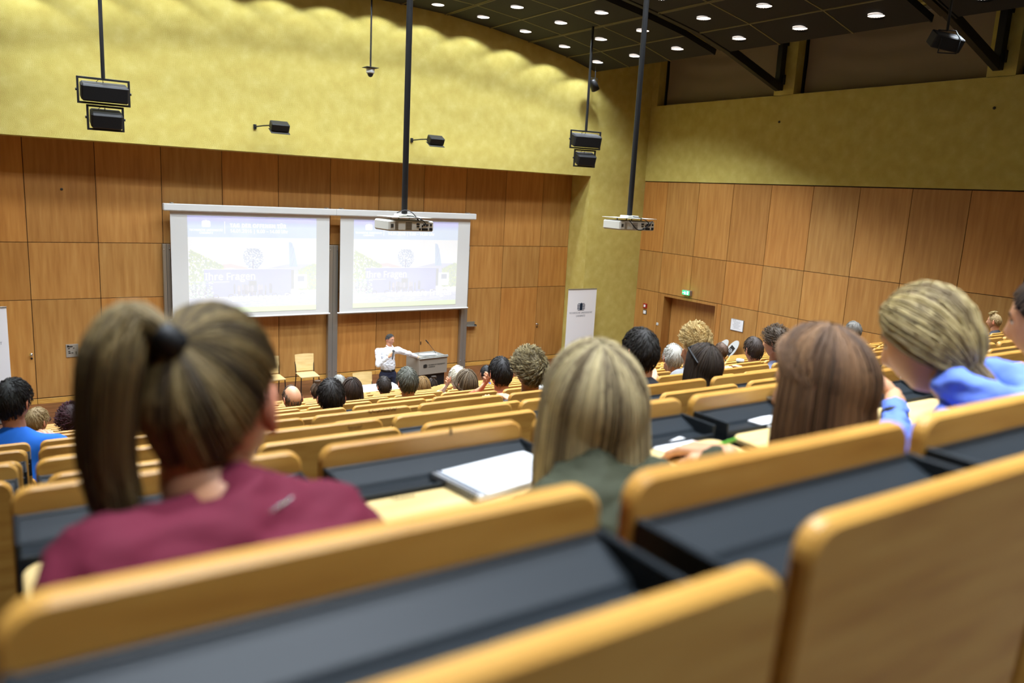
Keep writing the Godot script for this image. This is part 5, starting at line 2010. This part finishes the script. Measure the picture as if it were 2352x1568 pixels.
func front_row(hands: Dictionary) -> void:
	# ponytail and wine-red sweater
	var h := on_z(488, 915, 17.32)
	var dp := depth_of(h)
	var hf := head_frame(h, 34.0, 6.0, 2.0, 0.97)
	var sl := on_z(262, 1345, 17.46)
	var sr := on_z(752, 1240, 17.43)
	var nape := (sl + sr) / 2 + Vector3(0.01, 0.045, -0.03)
	var r := front_person("person with an ash-brown ponytail and a wine-red sweater", h, hf, sl, sr, nape, [
		[sl, sl + Vector3(-0.05, -0.21, -0.1), sl + Vector3(0.06, -0.24, -0.3), sl + Vector3(0.1, -0.25, -0.45), -1.0, "flat"],
		[sr, sr + Vector3(0.06, -0.2, -0.1), sr + Vector3(0.0, -0.24, -0.3), sr + Vector3(-0.06, -0.25, -0.45), 1.0, "flat"]], [104, 20, 46], hands, 5, 0.008)
	var tone := [[58, 46, 30], [146, 124, 78]]
	var hr := MB.new()
	hair_cap(hr, hf, tone, 0.009, 68.0, 80.0, 112.0)
	var tie := Vector3(-0.012, 0.085, 0.098)
	hair_pulled(hr, hf, tone, 1500, 0.011, tie, 0.0022, 68.0, 80.0, 112.0)
	var tw := hf * tie
	hair_tail(hr, [tw, deep(306, 738, dp - 0.1), deep(262, 800, dp - 0.12), deep(246, 920, dp - 0.11), deep(246, 1060, dp - 0.09), deep(276, 1190, dp - 0.07)], [0.014, 0.036, 0.03], tone, 700, 0.0022)
	for i in 26:                           # loose hairs at the nape
		var az := rng.randf_range(2.4, 3.8)
		var d := head_dir(deg_to_rad(118), az)
		hr.col = hair_tone(tone, rng.randf())
		strand(hr, [hf * (skull(d) + d * 0.004), hf * (skull(d) + d * 0.008 + Vector3(0, -0.03, 0)), hf * (skull(d) + Vector3(0, -0.07, 0.012))], 0.002, 0.0008)
	piece("hair", hr, mats["hair"], r[0], r[1])
	var band := MB.new()
	var td := (deep(306, 738, dp - 0.1) - hf * (tie * 0.75)).normalized()
	var bs := Basis.looking_at(td, Vector3.UP) * Basis(Vector3.RIGHT, -PI / 2)
	band.lathe([Vector2(0.012, -0.017), Vector2(0.0165, -0.013), Vector2(0.0175, 0.0), Vector2(0.0165, 0.013), Vector2(0.012, 0.017)], 22, Transform3D(bs, tw))
	piece("hair_tie", band, mats["black_plastic"], r[0], r[1])
	var ch := MB.new()
	for i in 40:
		var a := lerpf(0.2, 2.6, i / 39.0)
		ch.ball(nape + Vector3(0.073 * cos(a), 0.012 + 0.014 * sin(a * 2.0), 0.07 * sin(a)), Vector3.ONE * 0.0022, Basis.IDENTITY, 6, 4)
	piece("necklace", ch, mats["chrome"], r[0], r[1])

	# blond highlights and green jacket, writing
	h = on_z(1365, 935, 17.16)
	hf = head_frame(h, 20.0, 14.0)
	sl = on_z(1255, 1205, 17.28)
	sr = on_z(1490, 1135, 17.27)
	nape = (sl + sr) / 2 + Vector3(0, 0.055, -0.04)
	var wr := on_y(1655, 1038, 4.235)
	r = front_person("person with long highlighted blond hair and a dark green jacket, writing", h, hf, sl, sr, nape, [
		[sl, sl + Vector3(-0.05, -0.2, -0.1), sl + Vector3(0.06, -0.24, -0.3), sl + Vector3(0.1, -0.25, -0.45), -1.0, "flat"],
		[sr, sr + Vector3(0.2, -0.13, -0.06), wr, on_y(1600, 1032, 4.225), 1.0, "half"]], [56, 60, 40], hands, 9, 0.007)
	tone = [[96, 78, 54], [208, 190, 142]]
	hr = MB.new()
	hair_cap(hr, hf, tone, 0.016, 62.0, 100.0, 122.0)
	hair_long(hr, hf, tone, 2400, 0.022, 0.3, 0.0022, 7.0)
	piece("hair", hr, mats["hair"], r[0], r[1])

	# long auburn hair
	h = on_z(1886, 884, 17.36)
	hf = head_frame(h, -14.0, 20.0)
	sl = h + Vector3(-0.17, -0.24, 0.06)
	sr = h + Vector3(0.17, -0.24, 0.04)
	nape = h + Vector3(0, -0.165, 0.05)
	r = front_person("person with long straight auburn hair bent over papers", h, hf, sl, sr, nape, [
		[sl, sl + Vector3(-0.04, -0.17, -0.1), sl + Vector3(0.06, -0.22, -0.3), sl + Vector3(0.1, -0.23, -0.45), -1.0, "flat"],
		[sr, sr + Vector3(0.04, -0.17, -0.1), sr + Vector3(-0.06, -0.22, -0.3), sr + Vector3(-0.1, -0.23, -0.45), 1.0, "flat"]], [44, 38, 40], hands, 13, 0.005)
	tone = [[72, 50, 33], [144, 106, 70]]
	hr = MB.new()
	hair_cap(hr, hf, tone, 0.012, 62.0, 98.0, 122.0)
	hair_long(hr, hf, tone, 1900, 0.016, 0.3, 0.0022, 5.0)
	piece("hair", hr, mats["hair"], r[0], r[1])

	# blue hoodie
	h = on_z(2126, 782, 17.38)
	hf = head_frame(h, -8.0, 26.0)
	sl = h + Vector3(-0.13, -0.2, 0.14)
	sr = h + Vector3(0.21, -0.165, 0.13)
	nape = h + Vector3(0.03, -0.115, 0.11)
	var fist := on_y(2052, 905, 4.27)
	r = front_person("person in a bright blue hooded sweatshirt with a low ponytail, holding papers", h, hf, sl, sr, nape, [
		[sl, sl + Vector3(-0.1, -0.2, 0.0), fist, fist + Vector3(-0.03, 0.06, -0.06), -1.0, "grip"],
		[sr, sr + Vector3(0.04, -0.2, -0.1), sr + Vector3(-0.06, -0.24, -0.3), sr + Vector3(-0.1, -0.25, -0.45), 1.0, "flat"]], [98, 128, 226], hands, 17, 0.009)
	var hood := MB.new()
	hood.col = lin(104, 134, 230)
	var hb := []
	for i in 9:
		var a := lerpf(-0.5, PI + 0.5, i / 8.0)
		hb.append(nape + Vector3(0.11 * cos(a) + 0.02, 0.035 - 0.02 * sin(a), 0.02 + 0.09 * sin(a)))
	var bones := []
	for i in 8:
		bones.append([hb[i], hb[i + 1], 0.034, 0.034, 0])
	bones.append([nape + Vector3(-0.05, -0.035, 0.11), nape + Vector3(0.12, -0.04, 0.12), 0.05, 0.055, 0])
	hood.flesh(bones, 0.011, 0.03, [lin(104, 134, 230)])
	wrinkle(hood, 0.006, 23)
	piece("hood", hood, mats["cloth"], r[0], r[1])
	tone = [[104, 84, 52], [186, 166, 112]]
	hr = MB.new()
	hair_cap(hr, hf, tone, 0.016, 66.0, 102.0, 124.0)
	var low := Vector3(-0.01, -0.085, 0.085)
	hair_pulled(hr, hf, tone, 1500, 0.022, low, 0.0022)
	hair_tail(hr, [hf * low, hf * (low + Vector3(-0.02, -0.05, 0.02)), hf * (low + Vector3(-0.05, -0.12, -0.01)), hf * (low + Vector3(-0.07, -0.2, -0.05))], [0.016, 0.02, 0.012], [[70, 54, 36], [128, 106, 70]], 160)
	piece("hair", hr, mats["hair"], r[0], r[1])
	var cuff := MB.new()
	cuff.lathe([Vector2(0.03, -0.02), Vector2(0.037, -0.016), Vector2(0.037, 0.016), Vector2(0.03, 0.02)], 18, Transform3D(Basis.looking_at((fist - (sl + Vector3(-0.1, -0.2, 0.0))).normalized(), Vector3.UP) * Basis(Vector3.RIGHT, PI / 2), fist.lerp(sl + Vector3(-0.1, -0.2, 0.0), 0.2)))
	piece("wristband", cuff, mats["black_plastic"], r[0], r[1])

	# profile at the end of the row
	h = on_z(2408, 738, 17.38)
	hf = head_frame(h, -6.0, 16.0)
	sl = h + Vector3(-0.17, -0.24, 0.06)
	sr = h + Vector3(0.17, -0.24, 0.05)
	nape = h + Vector3(0, -0.165, 0.05)
	r = front_person("person with dark brown hair and a black knitted sweater beside the blue sweatshirt", h, hf, sl, sr, nape, [
		[sl, sl + Vector3(-0.04, -0.17, -0.1), sl + Vector3(0.06, -0.22, -0.3), sl + Vector3(0.1, -0.23, -0.45), -1.0, "flat"]], [26, 28, 30], hands, 29, 0.006)
	tone = [[40, 30, 22], [78, 60, 44]]
	hr = MB.new()
	hair_cap(hr, hf, tone, 0.01, 66.0, 94.0, 120.0)
	hair_pulled(hr, hf, tone, 500, 0.012, Vector3(0, 0.06, 0.11), 0.0034)
	piece("hair", hr, mats["hair"], r[0], r[1])

func speaker_person(hands: Dictionary) -> void:
	var h := on_z(896, 779, 3.05)
	var t := thing("person", "standing speaker in a white shirt holding a microphone, one hand on the lectern", "person", Vector3(h.x, 0, h.z))
	var base := Transform3D(Basis.IDENTITY, -t.position)
	var hf := head_frame(h, 152.0, 12.0, -4.0)
	var s1 := on_z(869, 807, 3.02)
	var s2 := on_z(914, 804, 3.12)
	var e1 := on_z(869, 837, 3.18)
	var w1 := on_z(893, 819, 3.34)
	var e2 := on_z(938, 812, 3.18)
	var w2 := on_z(958, 819, 3.16)
	var belt := on_z(891, 848, 3.07)
	var nape := h + Vector3(-0.02, -0.165, -0.02)
	var mid := (s1 + s2) / 2
	var sh := MB.new()
	sh.flesh([
		[s1, s2, 0.066, 0.066, 0], [nape, mid + Vector3(0, -0.04, 0), 0.06, 0.095, 0],
		[mid + Vector3(0, -0.1, 0), belt + Vector3(0, 0.06, 0), 0.115, 0.115, 0, Vector3(1.3, 1.0, 0.92)],
		[belt + Vector3(0, 0.1, 0), belt + Vector3(0, 0.0, 0), 0.118, 0.112, 0, Vector3(1.3, 1.0, 0.95)],
		[s1, e1, 0.066, 0.054, 0], [e1, e1.lerp(w1, 0.86), 0.053, 0.04, 0],
		[s2, e2, 0.066, 0.052, 0], [e2, e2.lerp(w2, 0.88), 0.05, 0.04, 0]], 0.013, 0.04, [lin(232, 234, 238)])
	wrinkle(sh, 0.006, 31, 9.0)
	sh.col = lin(240, 242, 244)
	for s in [-1.0, 1.0]:
		sh.tube([nape + Vector3(0.0, 0.035, -0.04), nape + Vector3(s * 0.06, 0.035, 0.02), nape + Vector3(s * 0.05 + 0.02, 0.0, 0.085), nape + Vector3(s * 0.06 + 0.03, -0.05, 0.09)], [0.014, 0.016, 0.016, 0.008], 8, true, 0.6)
	piece("shirt", sh, mats["cloth"], t, base)
	var tr := MB.new()
	var hipl := belt + Vector3(-0.1, -0.12, 0.0)
	var hipr := belt + Vector3(0.1, -0.12, 0.0)
	var fl1 := Vector3(hipl.x - 0.05, 0.09, hipl.z + 0.02)
	var fl2 := Vector3(hipr.x + 0.06, 0.09, hipr.z + 0.04)
	tr.flesh([[belt + Vector3(0, -0.03, 0), belt + Vector3(0, -0.14, 0), 0.112, 0.12, 0, Vector3(1.32, 1.0, 0.95)],
		[hipl, hipl.lerp(fl1, 0.5) + Vector3(0, 0, 0.02), 0.098, 0.072, 0], [hipl.lerp(fl1, 0.5) + Vector3(0, 0, 0.02), fl1, 0.07, 0.058, 0],
		[hipr, hipr.lerp(fl2, 0.5) + Vector3(0, 0, 0.02), 0.098, 0.072, 0], [hipr.lerp(fl2, 0.5) + Vector3(0, 0, 0.02), fl2, 0.07, 0.058, 0]], 0.015, 0.035, [lin(30, 38, 58)])
	wrinkle(tr, 0.004, 37, 8.0)
	piece("trousers", tr, mats["cloth"], t, base)
	var shoe := MB.new()
	for f in [fl1, fl2]:
		shoe.ball(f + Vector3(0.02, -0.05, 0.06), Vector3(0.05, 0.045, 0.13), Basis(Vector3.UP, 0.2), 12, 8)
	piece("shoes", shoe, mats["black_plastic"], t, base)
	var bl := MB.new()
	bl.lathe([Vector2(0.112, -0.02), Vector2(0.122, -0.018), Vector2(0.122, 0.018), Vector2(0.112, 0.02)], 26, Transform3D(Basis.from_scale(Vector3(1.33, 1, 0.97)), belt + Vector3(0, -0.01, 0)))
	piece("belt", bl, mats["black_plastic"], t, base)
	var bk := MB.new()
	bk.box(belt + Vector3(0.02, -0.01, 0.118), Vector3(0.045, 0.034, 0.008), 0.003)
	piece("buckle", bk, mats["chrome"], t, base)
	var sk := MB.new()
	add_head(sk, hf, [206, 148, 116], true)
	sk.col = lin(198, 138, 106)
	sk.tube([hf * Vector3(0, -0.05, 0.015), nape + Vector3(0, 0.05, 0.02), nape + Vector3(0, 0.0, 0.0)], [0.058, 0.058, 0.066], 16)
	var hd := MB.new()
	hd.col = lin(206, 148, 116)
	hd.tube([e1.lerp(w1, 0.82), w1], [0.033, 0.027], 10)
	hd.add(hands["grip"], aim(w1, w1 + Vector3(0.09, 0.05, 0.0), Vector3(0.0, 0.2, 1.0), false))
	piece("hand", hd, mats["skin"], t, base)
	hd = MB.new()
	hd.col = lin(206, 148, 116)
	hd.tube([e2.lerp(w2, 0.84), w2], [0.032, 0.027], 10)
	hd.add(hands["half"], aim(w2, w2 + Vector3(0.1, -0.03, 0.02), Vector3.UP, true))
	piece("hand", hd, mats["skin"], t, base)
	piece("body", sk, mats["skin"], t, base)
	var hr := MB.new()
	var tone := [[46, 44, 42], [96, 94, 90]]
	hair_cap(hr, hf, tone, 0.005, 58.0, 78.0, 110.0)
	hair_short(hr, hf, tone, 700, 0.009, 0.03, 0.3, 60.0, 80.0, 110.0)
	piece("hair", hr, mats["hair"], t, base)
	var mp := w1 + Vector3(0.085, 0.045, 0.025)
	var mouth := hf * Vector3(0, -0.062, -0.13)
	var dir := (mouth - mp).normalized()
	var mic := thing("hand_microphone", "black wireless microphone in the speaker's hand", "microphone", mp)
	var mm := MB.new()
	mm.tube([-dir * 0.13, -dir * 0.1, dir * 0.08], [0.014, 0.017, 0.019], 14)
	piece("handle", mm, mats["black_plastic"], mic)
	mm = MB.new()
	mm.ball(dir * 0.105, Vector3.ONE * 0.027, Basis.IDENTITY, 14, 10)
	piece("grille_head", mm, mats["dark_vent"], mic)

func flat_sheet(called: String, label: String, category: String, a: Vector3, b: Vector3, c: Vector3, thick: float, mt: Material) -> Array:
	var u := b - a
	var w := c - a
	w = w - u.normalized() * w.dot(u.normalized())
	var bs := Basis(u.normalized(), Vector3.UP, -u.normalized().cross(Vector3.UP).normalized())
	if bs.z.dot(w) < 0.0:
		bs.z = -bs.z
	var t := thing(called, label, category, a)
	var ext := Vector2(u.length(), w.length())
	var m := MB.new()
	var x := bs.x
	var z := w.normalized()
	var o := Vector3(0, thick, 0)
	m.quad(o, x * ext.x + o, x * ext.x + z * ext.y + o, z * ext.y + o, Vector3.UP)
	m.quad(Vector3.ZERO, x * ext.x, x * ext.x + z * ext.y, z * ext.y, Vector3.DOWN)
	for e in [[Vector3.ZERO, x * ext.x, -z], [z * ext.y, x * ext.x + z * ext.y, z], [Vector3.ZERO, z * ext.y, -x], [x * ext.x, x * ext.x + z * ext.y, x]]:
		m.quad(e[0], e[1], e[1] + o, e[0] + o, e[2])
	piece("pages", m, mt, t)
	return [t, x, z, ext]

func small_things() -> void:
	scribble("3:2", on_z(846, 948, row_z(3) + 0.0135), Vector2(0.15, 0.016), 6, false, 0.0022)
	scribble("2:1", on_z(800, 985, row_z(2) + 0.0135), Vector2(0.05, 0.012), 4, false, 0.0015)
	scribble("1:2", on_z(1032, 1000, row_z(1) + 0.0135), Vector2(0.006, 0.03), 2, false, 0.0015)
	scribble("1:2", on_y(905, 1150, row_floor(1) + 0.785), Vector2(0.05, 0.02), 6, true, 0.0008)
	var ty := row_floor(1) + 0.785
	var r := flat_sheet("notebook", "open spiral notebook with handwriting on the writing tablet", "notebook", on_y(992, 1098, ty), on_y(1200, 1046, ty), on_y(1054, 1166, ty), 0.012, mats["paper"])
	var t: Node3D = r[0]
	var x: Vector3 = r[1]
	var z: Vector3 = r[2]
	var ext: Vector2 = r[3]
	var m := MB.new()
	for i in 26:
		var ring := []
		var rr := []
		for k in 9:
			var a := TAU * k / 8
			ring.append(z * ext.y * (i + 0.5) / 26.0 - x * 0.003 + x * 0.009 * cos(a) + Vector3(0, 0.008 + 0.011 * sin(a), 0) + z * 0.002 * a / TAU)
			rr.append(0.0012)
		m.tube(ring, rr, 4, false)
	piece("spiral", m, mats["black_metal"], t)
	m = MB.new()
	for i in 11:
		var y := ext.y * (0.1 + 0.075 * i)
		var u := 0.12
		while u < 0.9 - 0.05 * (i % 4):
			var wl := rng.randf_range(0.02, 0.07)
			var a := x * ext.x * u + z * y + Vector3(0, 0.0125, 0)
			m.quad(a, a + x * ext.x * wl, a + x * ext.x * wl + z * 0.0022, a + z * 0.0022, Vector3.UP)
			u += wl + 0.015
	piece("handwriting", m, mat("ink_pale_blue", rgb8(168, 176, 214), 0.8), t)
	m = MB.new()
	m.quad(x * 0.014 + Vector3(0, 0.0128, 0), x * 0.022 + Vector3(0, 0.0128, 0), x * 0.022 + z * ext.y + Vector3(0, 0.0128, 0), x * 0.014 + z * ext.y + Vector3(0, 0.0128, 0), Vector3.UP)
	piece("margin_edge", m, mats["ink_navy"], t)
	flat_sheet("paper_sheet", "white sheet under the sleeve of the green jacket", "paper", on_y(1500, 1030, ty), on_y(1560, 1004, ty), on_y(1540, 1075, ty), 0.002, mats["paper"])
	flat_sheet("paper_sheet", "white papers on the tablet in front of the auburn hair", "paper", on_y(1718, 968, ty), on_y(1800, 946, ty), on_y(1790, 1012, ty), 0.004, mats["paper"])
	flat_sheet("paper_sheet", "white papers in front of the person in the blue sweatshirt", "paper", on_y(2030, 862, ty + 0.01), on_y(2075, 838, ty + 0.01), on_y(2100, 905, ty + 0.01), 0.004, mats["paper"])
	# pen
	var a := on_y(1590, 1042, ty + 0.012)
	var b := on_y(1692, 1008, ty + 0.075)
	var pen := thing("pen", "white and green pen in the writing hand", "pen", a)
	var d := b - a
	m = MB.new()
	m.tube([Vector3.ZERO, d * 0.08, d * 0.55], [0.001, 0.0042, 0.0045], 8)
	piece("barrel", m, mats["white_paint"], pen)
	m = MB.new()
	m.tube([d * 0.55, d * 0.98, d], [0.0047, 0.0047, 0.003], 8)
	piece("cap", m, mat("pen_green", rgb8(110, 190, 70), 0.4), pen)
	# phone across the tray
	var py := row_top(1) - 0.04
	var pr := flat_sheet("smartphone", "dark smartphone with a pale rim lying across a desk tray", "phone", on_y(1722, 905, py), on_y(1792, 893, py), on_y(1757, 934, py), 0.008, mats["aluminium"])
	m = MB.new()
	var e2: Vector2 = pr[3]
	var px: Vector3 = pr[1]
	var pz: Vector3 = pr[2]
	var lift := Vector3(0, 0.0085, 0)
	m.quad(px * 0.006 + pz * 0.006 + lift, px * (e2.x - 0.006) + pz * 0.006 + lift, px * (e2.x - 0.006) + pz * (e2.y - 0.006) + lift, px * 0.006 + pz * (e2.y - 0.006) + lift, Vector3.UP)
	piece("display", m, mat("black_glass", rgb8(14, 20, 26), 0.04), pr[0])
	# cups
	cup("white lidded paper cup with a green print beside the short dark hair", on_z(1699, 838, row_z(5) + 0.075), true)
	cup("plain white paper cup beside the tousled blond hair", on_z(1240, 905, row_z(4) + 0.075), false)
	# wrapper in a tray
	var wp := thing("crumpled_wrapper", "crumpled clear wrapper in the tray beside the wine-red sweater", "wrapper", Vector3(0.43, row_floor(1) + 0.783, 16.885))
	m = MB.new()
	m.sheet(14, 10, func(u: float, vv: float) -> Vector3: return Vector3(lerpf(-0.05, 0.05, u), 0.014 + 0.012 * sin(u * 23.0 + vv * 9.0) + 0.012 * sin(vv * 17.0 - u * 12.0), lerpf(-0.025, 0.03, vv)))
	var film := mat("clear_film", Color(0.9, 0.9, 0.92, 0.45), 0.15)
	film.transparency = BaseMaterial3D.TRANSPARENCY_ALPHA
	piece("film", m, film, wp)
	var fo := on_y(2240, 826, row_top(2) - 0.05)
	var tf := thing("folder", "turquoise folder lying in a desk tray behind the blue sweatshirt", "folder", fo)
	m = MB.new()
	m.box(Vector3.ZERO, Vector3(0.2, 0.012, 0.075), 0.002, Basis(Vector3.UP, 0.05))
	piece("cover", m, mat("turquoise_card", rgb8(120, 196, 190), 0.6), tf)

func scribble(desk: String, at: Vector3, size: Vector2, strokes: int, flat: bool, thick := 0.003) -> void:
	if not desks.has(desk):
		return
	var d: Node3D = desks[desk]
	var m := MB.new()
	var o := at - d.position
	for i in strokes:
		var pts := []
		var rr := []
		var x := size.x * i / strokes
		for k in 6:
			var y := size.y * (0.5 + 0.5 * sin(i * 2.3 + k * 1.7)) * (0.4 + 0.6 * rng.randf())
			pts.append(o + Vector3(x + size.x / strokes * k / 5.0, 0.0 if flat else y, -y if flat else 0.0))
			rr.append(thick * rng.randf_range(0.6, 1.0))
		m.tube(pts, rr, 5, true, 0.3)
	piece("ink_scribble", m, mats["ink_black"], d)

func cup(label: String, at: Vector3, printed: bool) -> void:
	var t := thing("paper_cup", label, "cup", at + Vector3(0, -0.055, 0))
	var m := MB.new()
	m.lathe([Vector2(0.0, 0.0), Vector2(0.028, 0.0), Vector2(0.038, 0.1)], 20)
	piece("wall", m, mats["paper"] if not printed else mat("cup_olive", rgb8(150, 158, 110), 0.6), t)
	m = MB.new()
	m.lathe([Vector2(0.041, 0.094), Vector2(0.042, 0.104), Vector2(0.038, 0.118), Vector2(0.033, 0.116), Vector2(0.0, 0.114)], 20)
	piece("lid", m, mats["white_paint"], t)
	if printed:
		m = MB.new()
		for k in 2:
			m.lathe([Vector2(0.018 - 0.01 * k, 0.0), Vector2(0.016 - 0.008 * k, 0.004), Vector2(0.0, 0.005)], 16, Transform3D(Basis(Vector3.RIGHT, PI / 2 - 0.1), Vector3(-0.004, 0.05, 0.0315 + 0.002 * k)))
		piece("round_print", m, mats["paper"], t)
